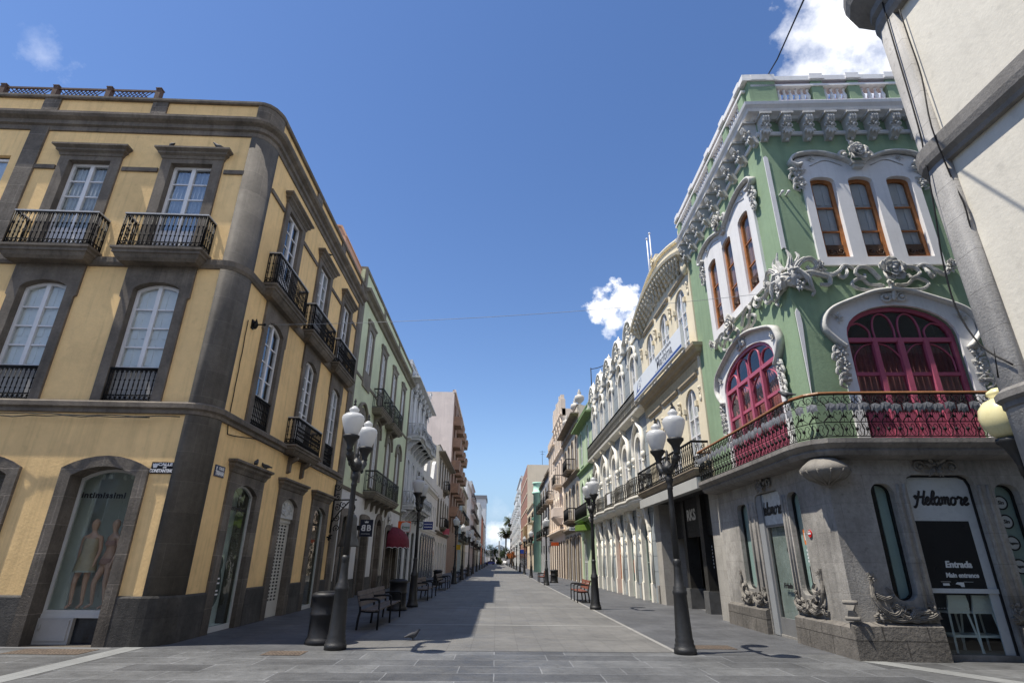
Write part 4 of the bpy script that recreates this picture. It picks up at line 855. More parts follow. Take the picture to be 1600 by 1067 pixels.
def slit(F,hole,lbl=None):
    o=DEP[F is GF]
    us=[p[0] for p in hole]; u0,u1=min(us),max(us); b=MB(); b.ring(hole,rrect(u0+.022,u1-.022,1.01,3.09,.17,5),-.02-o,.04-o); w_=ob('slit_window',b,rimm,GH,F.M)
    b=MB(); b.prism(rrect(u0+.03,u1-.03,1.0,3.1,.17,5),-o,.008-o); ob('pane',b,shopglass,w_,F.M); return w_
teal=mat('pale_teal_panel',(.45,.55,.55),.5,.06,2,.03); whitep=mat('white_glass_panel',(.5,.53,.54),.3,.03,2,.02)
def panelbox(par,F,u0,u1,w0,w1,v0,v1,m,name):
    b=MB(); b.box(u0,u1,w0,w1,v0,v1); return ob(name,b,m,par,F.M)
w1=slit(GF,HF[0]); panelbox(w1,GF,HF[0][0][0]-.02,HF[0][0][0]+.17,-.27,-.25,.98,3.1,teal,'back_panel')
w2=slit(GF,HF[2]); panelbox(w2,GF,gx(9.75),gx(10.45),-.27,-.25,.95,3.15,teal,'back_panel')
b=MB()
for k,(z,c) in enumerate(((2.78,0),(2.42,0),(2.02,0),(1.6,0))): b.ring([(gx(9.97)+.14*cos(t),z+.14*sin(t)) for t in [x*pi/9 for x in range(18)]],[(gx(9.97)+.112*cos(t),z+.112*sin(t)) for t in [x*pi/9 for x in range(18)]],-.392,-.388)
for k,(z,t) in enumerate(((2.78,'Sin'),(2.42,'Sin'),(2.02,'Vegano'),(1.6,'Vegetal'))): b.text(t,gx(9.97),z,-.39,.1 if k<2 else .065,.002,.2)
ob('round_badges',b,lab,w2,GF.at(0.08,.2,0))
for k,z in enumerate((2.78,2.42,2.02,1.6)): b=MB(); b.prism([(gx(9.97)+.112*cos(t),z+.112*sin(t)) for t in [x*pi/9 for x in range(18)]],-.3925,-.3915); ob('badge_disc',b,whitep,w2,GF.at(0.08,.2,0))
w3=slit(GS,HS[0]); panelbox(w3,GS,gy(16.05),gy(15.3),-.2,-.18,.9,3.15,teal,'back_panel')
w4=slit(GS,HS[2]); panelbox(w4,GS,gy(13.0),gy(12.35),-.2,-.18,.9,3.15,teal,'back_panel')
c=gy(12.62); b=MB(); b.box(c-.12,c+.14,-.39,-.386,2.0,2.32); ob('sticker',b,mat('orange_sticker',(.6,.16,.03),.5,.1,4),w4,GS.at(0,.25,0))
b=MB(); b.text('B',c-.02,2.16,-.385,.2,.01); b.box(c-.1,c+.1,-.389,-.387,1.86,1.9)
for k in range(3): b.box(c-.1,c+.1-.05*k,-.389,-.387,1.78-.07*k,1.82-.07*k)
ob('lettering',b,white,w4,GS.at(0,.25,0))
b=MB(); b.box(c-.1,c+.14,-.39,-.387,1.12,1.56); ob('sticker',b,lab,w4,GS.at(0,.25,0))
# script lettering drawn as brush strokes
def script(b,u0,v0,w,k,sk=.18):
    L={'H':[[(0,.5),(.1,.62),(.2,.55)],[(.38,1),(.3,.5),(.18,0),(.06,-.2),(-.02,-.1)],[(.78,1.02),(.68,.5),(.62,.1),(.7,.02),(.82,.12)],[(.05,.42),(.3,.52),(.6,.56),(.78,.6)]],
       'e':[[(0,.12),(.22,.3),(.3,.46),(.2,.54),(.08,.36),(.08,.12),(.2,.0),(.42,.14)]],'l':[[(0,.14),(.2,.5),(.3,.86),(.22,.98),(.14,.7),(.1,.2),(.16,.02),(.32,.12)]],
       'a':[[(.4,.46),(.24,.56),(.06,.38),(.06,.1),(.18,0),(.34,.2),(.42,.5)],[(.42,.52),(.36,.14),(.44,.0),(.56,.12)]],
       'm':[[(0,.4),(.08,.54),(.08,.02)],[(.08,.3),(.2,.52),(.3,.48),(.28,.02)],[(.28,.3),(.42,.52),(.52,.48),(.5,.12),(.58,0),(.7,.12)]],
       'o':[[(.26,.54),(.08,.42),(.06,.12),(.2,0),(.36,.12),(.38,.4),(.26,.54),(.34,.46),(.54,.46)]],'r':[[(0,.42),(.12,.58),(.2,.5),(.34,.5),(.3,.3),(.26,.1),(.34,.0),(.48,.12)]]}
    ad={'H':.78,'e':.38,'l':.28,'a':.52,'m':.66,'o':.5,'r':.44}; u=0
    for ch in 'Helamore':
        for st in L[ch]:
            P=cr([(u0+(u+a+sk*c)*k,w,v0+c*k) for a,c in st],4); n=len(P)
            b.loft([[(p.x+k*.055*cos(t)*.9,w+.004*sin(t),p.z+k*.055*sin(t+.6)) for t in (0,pi/2,pi,3*pi/2)] for p in P],True,False) if False else b.tube(P,k*.1,6,True)
        u+=ad[ch]
    return u*k
def flatten(b,w,t=.003):
    b.v=[(x,-w+(y+w)*.06,z) for x,y,z in b.v]
# front door: lettered fascia, black glass, white strip, counter, stools behind clear glass
GD=GF.at(0,.26,0); GE=GS.at(0,.47,0)
class _D: pass
DF=_D(); DF.M=GD; DS=_D(); DS.M=GE
u0,u1=dF; b=MB(); b.ring(doorhole(u0,u1,3.3),[(a*.955+(u0+u1)/2*.045,(c-.003)*.985+.02) for a,c in doorhole(u0,u1,3.3)],-.46,-.38); ds=ob('entrance_window',b,rimm,GH,GD)
panelbox(ds,DF,u0+.02,u1-.02,-.45,-.42,2.42,3.26,whitep,'fascia_panel'); panelbox(ds,DF,u1-.2,u1-.03,-.45,-.42,.05,2.42,whitep,'side_panel')
b=MB(); script(b,u0+.17,2.73,-.415,.268,.2); flatten(b,-.415); ob('lettering',b,lab,ds,GD)
panelbox(ds,DF,u0+.03,u1-.2,-.45,-.42,1.2,2.42,mat('black_glass_panel',(.012,.012,.013),.08,.1,3,.01),'black_glass')
b=MB(); b.text('Entrada',(u0+u1)/2+.04,1.62,-.416,.16,.006,.12); b.text('Main entrance',(u0+u1)/2+.06,1.43,-.416,.115,.004,.12,'CENTER',.92); b.box(u0+.3,u0+.48,-.42,-.416,1.315,1.32); b.box(u0+.72,u0+.9,-.42,-.416,1.315,1.32); b.box(u0+.33,u0+.45,-.42,-.416,1.25,1.29); b.prism([(u0+.56,1.28),(u0+.6,1.31),(u0+.72,1.31),(u0+.72,1.23),(u0+.66,1.23),(u0+.64,1.26)],-.42,-.416)
ob('lettering',b,mat('white_vinyl_lettering',(.62,.64,.64),.5,.05,6),ds,GD)
panelbox(ds,DF,u0+.02,u1-.03,-.47,-.39,1.12,1.2,whitep,'counter_ledge')
b=MB(); b.box(u0+.02,u1-.02,-.44,-.432,.1,1.12); ob('pane',b,shopglass,ds,GD)
b=MB()
for k in range(22): b.ball(u0+.1+k*.05,-.428,.86,.009,.004,.009,5,3); b.ball(u0+.1+k*.05,-.428,.8,.009,.004,.009,5,3)
ob('dotted_film',b,whitep,ds,GD)
b=MB(); b.box(u0-.25,u1+.25,-.75,-.1,.0,.1); ob('door_step',b,stoneg,GH,GF.M)
b=MB(); b.box(u0-1.0,u1+1.8,-2.6,-2.55,.02,3.6); b.box(u0-1.0,u1+1.8,-2.6,-.5,.01,.03); b.box(u0-1.0,u1+1.8,-2.6,-.5,3.5,3.6); b.box(u0-.02,u1-.2,-2.54,-2.5,2.2,2.42); ob('shop_interior',b,mat('dim_shop_interior',(.11,.1,.09),.8,.2,2),GH,GF.M)
# white bar stools and a slatted rack seen through the glass
stm=mat('white_stool_paint',(.8,.8,.8),.5,.05,4)
def stool(u,w,lbl,k=0):
    M=GF.at(u,w,.1); t=thing('bar_stool',lbl,'stool',M.translation,'white bar stools behind the shop glass'); 
    b=MB(); b.box(-.2,.2,-.2,.2,.66,.7); ob('seat',b,stm,t,M)
    b=MB(); b.loft([[(-.2,.2,.7),(.2,.2,.7),(.2,.17,.7),(-.2,.17,.7)],[(-.19,.24,.84),(.19,.24,.84),(.19,.2,.84),(-.19,.2,.84)],[(-.17,.24,.98),(.17,.24,.98),(.17,.21,.98),(-.17,.21,.98)]],True,False); ob('backrest',b,stm,t,M)
    for a,c in ((-1,-1),(1,-1),(1,1),(-1,1)): b=MB(); b.tube([(a*.17,c*.17,.67),(a*.24,c*.24,0)],.022,4,False); ob('leg',b,stm,t,M)
    b=MB(); b.box(-.21,.21,.2,.23,.26,.3); b.box(-.21,.21,-.23,-.2,.26,.3); b.box(-.23,-.2,-.2,.2,.26,.3); b.box(.2,.23,-.2,.2,.26,.3); ob('footrest',b,stm,t,M)
stool(u0+.62,-.55,'white bar stool behind the left part of the entrance glass'); stool(u0+1.08,-.55,'white bar stool behind the right part of the entrance glass')
b=MB()
for k in range(6): b.box(u0-.02,u0+.3,-1.25,-1.2,.7+k*.06,.74+k*.06)
for k in (0,1): b.box(u0-.02+k*.28,u0+.02+k*.28,-1.2,-1.17,.1,1.06)
single('slatted_rack','brown slatted wooden rack behind the stools in shop','rack',b,mat('brown_slats',(.16,.07,.025),.6,.2,5),GF.M)
# side door
u0,u1=dS; b=MB(); b.box(u0+.01,u0+.3,-.62,-.5,0.02,3.24); ob('door_jamb_panel',b,mat('pale_grey_panel',(.25,.26,.27),.6,.05,2),GH,GE)
b=MB(); b.ring([(u0+.3,.03),(u1-.01,.03),(u1-.01,2.5),(u0+.3,2.5)],[(u0+.36,.42),(u1-.07,.42),(u1-.07,2.44),(u0+.36,2.44)],-.6,-.55); dr=ob('glass_door',b,mat('grey_door_frame',(.16,.16,.16),.5,.1,3),GH,GE)
b=MB(); b.box(u0+.33,u1-.04,-.58,-.572,.3,2.46); ob('pane',b,shopglass,dr,GE)
b=MB(); b.box(u0+.36,u1-.05,-.68,-.64,.02,2.6); ob('door_curtain',b,mat('grey_interior',(.3,.31,.31),.8,.2,2),dr,GE)
b=MB(); b.text('Helado',u0+.95,1.12,-.57,.15,.008,.2); b.ring([(u1-.28,1.9),(u1-.14,1.75),(u1-.0,1.9),(u1-.14,2.05)],[(u1-.24,1.9),(u1-.14,1.79),(u1-.04,1.9),(u1-.14,2.01)],-.572,-.568); ob('lettering',b,lab,dr,GE)
panelbox(dr,DS,u0+.01,u1-.01,-.6,-.55,2.5,3.25,whitep,'fascia_panel'); b=MB(); script(b,u0+.1,2.74,-.545,.3,.2); flatten(b,-.545); ob('lettering',b,lab,dr,GE)
panelbox(GH,GS,u0-.02,u1+.05,-.62,-.05,.0,.05,stoneg,'door_step')
# carved stone: pilaster ridges between openings, foliage at the window feet, cartouches, corner shell and console
sc=mat('grey_carved_stone',(.2,.185,.165),.9,.2,2,.4,30,.3)
def swirl(b,u,v,s,seed,k=1):
    curl(b,[(u,v+.95*k),(u+s*.02,v+.7*k),(u-s*.02,v+.45*k,.05),(u+s*.1,v+.2*k,.06),(u+s*.3,v+.1*k,.05),(u+s*.42,v+.22*k,.05),(u+s*.3,v+.3*k,.04)],.025,.045,.02)
    curl(b,[(u+s*.02,v+.5*k),(u+s*.2,v+.42*k,.06),(u+s*.34,v+.5*k,.05),(u+s*.26,v+.64*k,.03)],.04,.022,.02)
    curl(b,[(u-s*.05,v+.02),(u+s*.15,v+.06,.04),(u+s*.4,v+.0,.05),(u+s*.62,v+.08,.06),(u+s*.66,v+.2,.04),(u+s*.54,v+.22,.03)],.045,.03,.02)
    posy(b,u+s*.05,.03,v+.12,.14,seed,8); posy(b,u+s*.05,.03,v+.85*k,.09,seed+1,6); posy(b,u+s*.45,.03,v+.08,.12,seed+2,7)
for F,us in ((GF,[(gx(7.05),1,.85),(gx(8.1),-1,.3),(gx(9.5),1,.3),(gx(10.45),-1,.85)]),(GS,[(gy(16.3),1,.8),(gy(14.85),-1,.4),(gy(13.2),1,.4),(gy(12.0),-1,.9)])):
    for i,(u,s,k) in enumerate(us): b=MB(); swirl(b,u,.66,s,50+i,k); ob('carved_foliage',b,sc,GH,F.M)
for F,u in ((GF,gx(8.8)),(GS,gy(14.0))):
    b=MB(); flower(b,u,.04,3.46,.14,5); posy(b,u,.03,3.46,.26,91,12); spiral(b,u-.32,.04,3.44,.13,1.3,0,1,.035,.02,.04); spiral(b,u+.32,.04,3.44,.13,1.3,3,-1,.035,.02,.04); ob('carved_cartouche',b,sc,GH,F.M)
for F,us in ((GF,(7.98,8.1,9.56,9.72)),(GS,(15.18,14.88,13.18,13.05))):
    for x in us:
        u=gx(x) if F is GF else gy(x); b=MB(); b.tube([(u,-.0,.62),(u,.0,2.9),(u+(.02),.0,3.1)],.035,7); ob('pier_moulding',b,stoneg,GH,F.M)
b=MB(); M=T(6.62,11.06,0)@RZ(rad(-47)); b.lathe([(.0,3.02),(.05,3.04),(.07,3.1),(.16,3.13),(.34,3.2),(.45,3.3),(.47,3.38),(.4,3.46),(.25,3.58)],n=20)
for k in range(12): b.tube([(.05*cos(k*pi/6),.05*sin(k*pi/6),3.07),(.33*cos(k*pi/6),.33*sin(k*pi/6),3.2),(.47*cos(k*pi/6),.47*sin(k*pi/6),3.34)],.02,5)
ob('carved_corner_shell',b,sc,GH,M)
b=MB(); b.tube([(-.12,.06,.95),(.12,.06,.95)],.04,7); b.tube([(-.12,.06,.68),(.12,.06,.68)],.04,7); b.loft([[(-.1,0,.66),(.1,0,.66),(.1,.06,.66),(-.1,.06,.66)],[(-.04,0,.82),(.04,0,.82),(.04,.12,.82),(-.04,.12,.82)],[(-.1,0,.97),(.1,0,.97),(.1,.06,.97),(-.1,.06,.97)]],True,False); ob('corner_console',b,sc,GH,M@T(0,-.02,0))
b=MB(); b.lathe([(.075,0),(.075,.02)],n=16); b2=MB(); b2.v=[(x,-z,y) for x,y,z in b.v]; b2.f=b.f; b2.s=[False]*len(b.f); al=single('alarm_sign','small round red and white alarm sign on grey stone pier','sign',b2,mat('red_enamel',(.5,.02,.02),.4,.1,4),GS.at(gy(12.14),.005,2.2))
b=MB(); b.box(-.06,.06,.022,.026,-.012,.02); b.box(-.04,.04,.022,.026,.035,.05); ob('sign_band',b,white,al,GS.at(gy(12.14),.005,2.2))
pigeon(T(6.23,11.28,4.91)@RZ(2.4),'dark pigeon on the rust brown balcony handrail at green house corner')
# ================================================================== cream building with round pillar, nearest on the right
NB=thing('cream_pillar_building','plain cream walled building with grey round stone corner pillar at right edge','building',(9,0,0))
cw=mat('cream_plaster',(.64,.605,.53),.9,.06,.7,.25,14,.07,spots=.1); ps=mat('light_grey_pillar_stone',(.32,.31,.3),.85,.14,1.4,.5,30,.15,brick=(3,.56,.006,'wall',.05,.7),spots=.25)
b=MB(); b.add([(6.5,8,0),(6.5,-6.25,0),(6.5,-6.25,14),(6.5,8,14)],[(0,1,2,3)]); ob('wall',b,cw,NB); shell(NB,[(6.55,-8),(6.55,6.3),(7.0,6.6),(16,6.2),(16,-8)],0,14,cw,(0,1))
pp=[(6.5,-6.2),(6.5,-6.36),(6.52,-6.5),(6.58,-6.6),(6.68,-6.66),(6.85,-6.68),(16,-6.3)][::-1]
pw=[(16,-6.3),(6.85,-6.68),(6.68,-6.66),(6.58,-6.6),(6.52,-6.5),(6.5,-6.36),(6.5,8)]
def rsweep(b,path,prof): b.sweep(path,[(-d,v) for d,v in prof])
b=MB(); rsweep(b,pp[1:],[(-.1,0),(.05,0),(.05,10.4),(-.1,10.4)]); b.s=[True]*len(b.s); ob('corner_pillar',b,ps,NB)
for z0,prof in ((3.42,[(-.1,0),(.08,.0),(.12,.04),(.12,.1),(.17,.14),(.17,.22),(.1,.28),(-.1,.28)]),(7.06,[(-.1,0),(.08,0),(.1,.06),(.16,.12),(.18,.22),(.18,.4),(.1,.48),(-.1,.48)]),(10.1,[(-.1,0),(.1,0),(.14,.1),(.14,.2),(.1,.3),(.16,.36),(.16,.5),(.3,.62),(.42,.74),(.46,.9),(.46,1.1),(-.1,1.15)])):
    b=MB(); b.sweep(pw if z0>3.5 else pw[1:6]+[(6.5,-5.9)],[(d,v+z0) for d,v in prof]); ob('string_course' if z0<10 else 'cornice',b,mat('grey_moulding_stone',(.2,.19,.18),.85,.2,1.6,.35,30,.3),NB)
def pxp(L,X): return [(X,-y,z) for _,y,z in L]
c1=[[0,6.274,10.514],[0,6.318,9.661],[0,6.389,7.9],[0,6.45,7.35],[0,6.578,6.446],[0,6.7,5.758],[0,6.741,4.958],[0,6.555,4.307],[0,6.223,3.921]]
c2=[[0,6.098,10.046],[0,6.111,9.407],[0,6.127,8.603],[0,6.12,7.6],[0,6.213,6.677],[0,6.177,6.162],[0,6.311,5.23],[0,6.408,4.429],[0,6.528,3.853]]
cable('hanging_cable','black cable swinging off the grey pillar towards the bay window',cr(pxp(c1,6.36),4),.012,n=5); cable('hanging_cable','black cable fixed down the middle of the grey round pillar',cr([(6.42 if abs(z-7.35)>.5 else 6.29,-y,z) for _,y,z in c2],4),.011,n=5)
# plain houses across the junction, behind the viewer: they are what the shop glass mirrors
OPB=thing('opposite_house','plain ochre house across the junction mirrored in the shop glass','building',(-12,-16,0)); b=MB(); b.box(-34,5.2,14,24,0,11.5); ob('wall',b,mat('ochre_wall',(.4,.3,.2),.9,.1,.8,.2),OPB)
for k in range(13):
    for f in range(3): b=MB(); b.box(-32.5+k*3,-31.2+k*3,13.98,14.02,.3+f*3.8,2.9+f*3.8); ob('window',b,dark if k%2 else room,OPB)
# wall lamp with yellowed globe
wl=thing('wall_lamp','yellowed opal globe wall lamp on bracket beside the grey pillar','lamp',(6.88,7.08,3.1)); M=T(6.88,7.08,0)
b=MB(); b.lathe([(r_*1.05,z*1.08+3.19) for r_,z in ((.13,0),(.2,.06),(.26,.16),(.28,.27),(.26,.38),(.2,.46),(.12,.5),(.09,.52),(.13,.56),(.12,.6),(.06,.64),(0,.65))],n=18); ym=mat('yellowed_opal',(.72,.65,.36),.3,.06,3,.02); ob('globe',b,ym,wl,M)
b=MB(); b.lathe([(.04,2.7),(.05,2.85),(.08,2.95),(.13,3.08),(.19,3.14),(.19,3.19),(.13,3.2)],n=14); ob('cup',b,lampm,wl,M); b=MB(); b.tube(cr([(0,.4,2.6),(0,.25,2.45),(0,.05,2.5),(0,0,2.75)],5),.035,7); spiral(b,.0,.2,2.75,.1,1.3,0,1,.025,.015,0); ob('bracket',b,iron,wl,M)
# overhead wires
cable('overhead_wire','black wire rising from the green house roof corner across the cloud',[(7.2,-11.02,14.06),(6.6,-9.6,13.0),(5.27,-6.5,10.93),(4.3,-4.2,9.4)],.016)
P0,P1=Vector((-6.08,-13.12,7.2)),Vector((6.55,-11.95,7.82)); cable('overhead_wire','thin pale wire spanning the street between yellow and green houses',[tuple(P0.lerp(P1,k/20)+Vector((0,0,-.5*4*(k/20)*(1-k/20)*.35))) for k in range(21)],.006,mat('weathered_wire',(.3,.32,.34),.5,.1,5))
# ================================================================== right side of the street
cream=mat('cream_paint',(.72,.64,.48),.85,.06,.8,.12,24,.1); creamd=mat('cream_roughcast_frieze',(.6,.49,.3),.9,.15,6,.6,60,.1); ivory=mat('ivory_carving',(.66,.6,.48),.85,.12,2.5,.3,30,.25)
beige=mat('beige_moulding',(.42,.35,.25),.85,.1,1.5,.2,30,.2)
def building(name,label,x,y0,y1,group=None): return thing(name,label,'building',(x,(y0+y1)/2,0),group)
CB=building('cream_arched_building','cream building with round arched windows, wide white estate sign and big scalloped arch gable',6.9,17.4,24.9)
CF=Fac((6.88,24.9),(6.88,17.4)); cyu=lambda y:24.9-y
cu=[cyu(18.85),cyu(21.05),cyu(23.25)]
H=[arch(u-.58,u+.58,4.42,7.42,.58,12) for u in cu]+[arch(u-.58,u+.58,8.6,11.42,.58,12) for u in cu]
gab=[(0,4.0),(7.5,4.0),(7.5,13.2),(6.8,13.3),(5.4,13.75),(3.9,14.05),(2.2,13.95),(.8,13.6),(0,13.3)]
b=MB(); b.wall(0,0,0,0,H,0,.35,gab); ob('wall',b,cream,CB,CF.M)
shell(CB,[(6.9,24.9),(6.9,17.42),(15,17.42),(15,24.9)],3.9,12.8,cream,(0,))
for u in cu:
    for v,h,rs in ((4.42,3.0,.58),(8.6,2.82,.58)):
        window(CB,CF.at(u,-.07,v),1.14,h,rs,False,2,4,.08,back='shutter',gm=pane)
    for v in (6.75,10.75):
        for s in (-.64,.64): b=MB(); b.box(u+s-.08,u+s+.08,-.02,.09,v-.1,v+.08); ob('impost',b,cream,CB,CF.M)
for u in (.25,1.1+1.65,4.95,7.2):
    for v in (7.0,11.0): b=MB(); posy(b,u,.04,v,.15,int(u*9),8); b.ball(u,.06,v-.22,.06,.05,.14); b.ball(u,.06,v+.16,.08); ob('carved_pendant',b,ivory,CB,CF.M)
for v,us in ((7.62,cu),(11.6,cu)):
    for u in us: b=MB(); b.sweep([(u-.85,-.02),(u-.85,0),(u+.85,0),(u+.85,-.02)],[(-.02,v),(.06,v+.02),(.1,v+.1),(.1,v+.16),(-.02,v+.2)]); ob('label_moulding',b,beige,CB,CF.M)
b=MB(); b.box(.05,7.45,-.02,.03,7.84,8.2); ob('frieze',b,creamd,CB,CF.M)
b=MB(); b.sweep([(0,-.05),(0,0),(7.5,0),(7.5,-.05)],[(-.02,8.2),(.06,8.2),(.1,8.28),(.2,8.32),(.26,8.42),(.36,8.48),(.38,8.58),(-.02,8.62)]); ob('cornice',b,beige,CB,CF.M)
# scalloped arch hood under the gable
rim=[(u,12.2+.72*(1-((u-3.75)/3.75)**2),.36) for u in [k*.25 for k in range(31)]]
inn=[(u,11.78+.5*(1-((u-3.75)/3.75)**2),.0) for u in [k*.25 for k in range(31)]]
b=MB()
for k in range(30):
    a,c,d,e=rim[k],rim[k+1],inn[k+1],inn[k]
    b.add([(a[0],a[2],a[1]),(c[0],c[2],c[1]),(d[0],.02,d[1]),(e[0],.02,e[1])],[(0,1,2,3)])
R=[]
for u,v,w in rim: R.append([(u,w-.02,v-.02),(u,w+.1,v),(u,w+.13,v+.1),(u,w+.05,v+.16),(u,-.02,v+.2),(u,-.02,v+.1)])
b.loft(R,True,False); ob('arch_hood',b,cream,CB,CF.M)
pd=MB(); pd.lathe([(.0,-.15),(.05,-.12),(.085,-.03),(.07,.05),(.09,.08),(.06,.13)],n=7); pd=pd.mesh('scalloped_pendant',ivory)
for r_ in range(4):
    n=15+r_*2; f_=(r_+.5)/4
    for k in range(n):
        u=.25+7.0*(k+.5*(r_%2)+.25)/(n); i=min(29,int(u/.25)); t=u/.25-i
        if u>7.3: continue
        v0=(inn[i][1]*(1-t)+inn[i+1][1]*t); v1=(rim[i][1]*(1-t)+rim[i+1][1]*t)
        ob('scalloped_pendant',pd,None,CB,CF.at(u,.36*f_+.03,v0+(v1-v0)*f_-.05))
b=MB(); b.sweep([(0,-.3),(0,0),(7.5,0)][1:],[(-.02,0),(.0,0)]) if False else None
P=[(7.5,13.2),(6.8,13.3),(5.4,13.75),(3.9,14.05),(2.2,13.95),(.8,13.6),(0,13.3)]
ribbon(b,P,-.2,.1,.12,False,3); b.box(6.9,7.5,-.3,.08,13.2,13.6); b.box(7.0,7.4,-.25,.05,13.6,13.85); posy(b,3.5,.05,14.25,.3,8,12); b.box(3.1,3.9,-.2,.06,13.95,14.4); ob('gable_coping',b,cream,CB,CF.M)
b=MB(); b.sweep([(7.32,-.02),(7.32,.06),(7.48,.06),(7.48,-.02)],[(-.02,4.0),(.01,4.0),(.01,12.3),(-.02,12.3)]); posy(b,7.4,.1,12.1,.2,3,9); b.ball(7.35,.15,11.7,.14,.14,.3); ob('corner_strip',b,cream,CB,CF.M)
for k,y in enumerate((22.6,23.1)):
    b=MB(); b.tube([(0,0,13.6),(0,0,16.45)],[.045,.025],6); b.ball(0,0,16.5,.06); single('flag_pole',('nearer' if k==0 else 'farther')+' of two thin white flag poles above the cream arched gable','pole',b,white,T(7.15,y,0))
# long sign
SG=thing('estate_agency_sign','long white sign with blue stripe reading marítima on the cream arched building','sign',(6.6,21.5,8.67)); M=CF.at(0,.36,0)
b=MB(); b.box(.0,7.1,0,.12,8.66,9.46); ob('sign_board',b,mat('white_sign_face',(.68,.71,.74),.5,.03,2,.03),SG,M)
bl=mat('blue_sign_print',(.02,.06,.25),.5,.1,4); b=MB(); b.box(.02,7.08,.12,.124,8.7,8.8); b.prism([(.35,8.84),(.6,8.9),(1.0,8.9),(1.35,9.02),(1.0,8.97),(.6,8.98)],.12,.124); b.prism([(.55,9.0),(.72,9.0),(.8,9.35)],.12,.124); b.text('I',1.42,9.28,.122,.3,.01); ob('blue_print',b,bl,SG,M)
b=MB(); b.text('Asesoría Inmobiliaria',4.9,9.34,.122,.22,.001,0,'CENTER',1.15); b.text('Marítima',5.0,9.06,.122,.5,.004,0,'CENTER',1.15); b.text('G',1.12,9.17,.122,.46,-.004); 
for k in range(9): b.box(3.7+k*.28,3.7+k*.28+.2,.12,.122,8.85,8.87)
ob('lettering',b,mat('grey_sign_print',(.12,.13,.16),.6,.1,5),SG,M)
# balcony with scroll railing, fascia, recessed shop
balcony(CB,CF.at(3.72,0,4.42),7.3,.62,.85,.22,'scroll',sm=mat('brown_balcony_stone',(.3,.25,.19),.85,.2,2,.3),step=.2,r=.014,hand=iron)
b=MB(); b.sideprism([(.02,3.88),(.6,3.78),(.6,4.12),(.02,4.2)],.05,7.4); ob('shop_fascia',b,mat('aluminium_fascia',(.42,.42,.4),.4,.06,2,.03),CB,CF.M)
b=MB(); b.box(6.65,7.5,-1.6,0,0,4.0); ob('stone_pier',b,mat('pale_stone_pier',(.36,.34,.31),.85,.15,1.5,.35,30,.2,brick=(1.4,.7,.006,'wall',.07,.75),spots=.15),CB,CF.M)
b=MB(); b.box(0,.78,-1.6,0,0,4.0); ob('stone_pier',b,MATS['pale_stone_pier'],CB,CF.M)
b=MB(); b.box(.78,6.65,-1.65,-1.6,0,4.0); b.box(.78,6.65,-1.6,0,3.9,4.0); b.box(.78,6.65,-.62,-.55,2.5,3.9); ob('recess',b,mat('black_shop_cladding',(.012,.012,.013),.5,.15,3,.05),CB,CF.M)
b=MB(); b.text('RKS',3.2,3.28,-.54,.54,.02,0,'CENTER',1.05); ob('lettering',b,mat('steel_letters',(.7,.7,.69),.35,.08,4,.03),CB,CF.M)
b=MB()
for k in range(7): b.box(4.95,4.99,-.55,-.545,2.1-.0-k*.11,2.16-k*.11)
ob('lettering',b,white,CB,CF.M)
for q_ in ((4.35,4.7,-.95,-.4),(2.2,2.5,-.95,-.5)): b=MB(); b.box(*q_,.7,3.9); ob('shop_column',b,mat('dark_bronze_column',(.035,.033,.03),.35,.15,4,.05),CB,CF.M); b=MB(); b.box(q_[0]-.07,q_[1]+.07,q_[2]-.05,q_[3]+.07,0,.7); ob('column_base',b,mat('dark_granite_base',(.1,.1,.1),.6,.2,5,.2,60),CB,CF.M)
def slotshutter(u0,u1):
    b=MB(); hs=[]; n=int((u1-u0)/.2)
    for r_ in range(19):
        for c in range(n): hs.append([(u0+.04+c*.2,.35+r_*.11),(u0+.18+c*.2,.35+r_*.11),(u0+.18+c*.2,.4+r_*.11),(u0+.04+c*.2,.4+r_*.11)])
    b.wall(u0,u1,.01,2.5,[],-1.1,0); 
    for h in hs: b.prism(h,-1.1,-1.085)
    return b
for a,c in ((.9,2.1),(2.6,4.25),(4.8,6.6)): ob('roller_shutter',slotshutter(a,c),mat('black_slotted_shutter',(.11,.11,.11),.4,.2,6,.05),CB,CF.M)
# ---------------------------------------------------------------- grey building with shell arches and scroll gables
bluegrey=mat('blue_grey_rustication',(.27,.3,.32),.85,.08,1,.2,26,.1,brick=(60,.62,.02,'wall',.0,.55)); wcar=mat('white_stucco_carving',(.82,.78,.69),.85,.1,2,.25,30,.2)
GB=building('shell_arch_building','blue grey rusticated building with white shell arches and five scrolled gables',6.9,24.9,39.9)
QF=Fac((6.88,39.9),(6.88,24.9)); qu=[15-(1.55+2.95*k) for k in range(5)]
H=[arch(u-.62,u+.62,.003,3.55,.62,10) for u in qu]+[arch(u-.6,u+.6,4.45,7.35,.6,10) for u in qu]+[arch(u-.55,u+.55,8.6,11.5,.55,10) for u in qu]
b=MB(); b.wall(0,15,0,12.6,H,0,.35); ob('wall',b,bluegrey,GB,QF.M); shell(GB,[(6.9,39.9),(6.9,24.9),(15,24.9),(15,39.9)],0,12.5,cream,(0,))
def aring(b,u,hw,v0,v1,o,w1,n=12): b.ring(arch(u-hw-o,u+hw+o,v0,v1+o,hw+o,n),arch(u-hw,u+hw,v0+.002,v1,hw,n),-.1,w1)
m1=MB(); aring(m1,0,.6,.0,3.5,.28,.1); m1.box(-.9,-.6,-.02,.14,.0,.75) ; m1.box(.6,.9,-.02,.14,.0,.75)
m1.prism([(-.5,3.6),(.5,3.6),(.72,4.1),(-.72,4.1)],0,.16)
for k in range(9): a=pi*(k+.5)/9; m1.tube([(.12*cos(a),.14,3.55+.1*sin(a)),(.62*cos(a),.2,3.62+.5*sin(a))],[.03,.06],5)
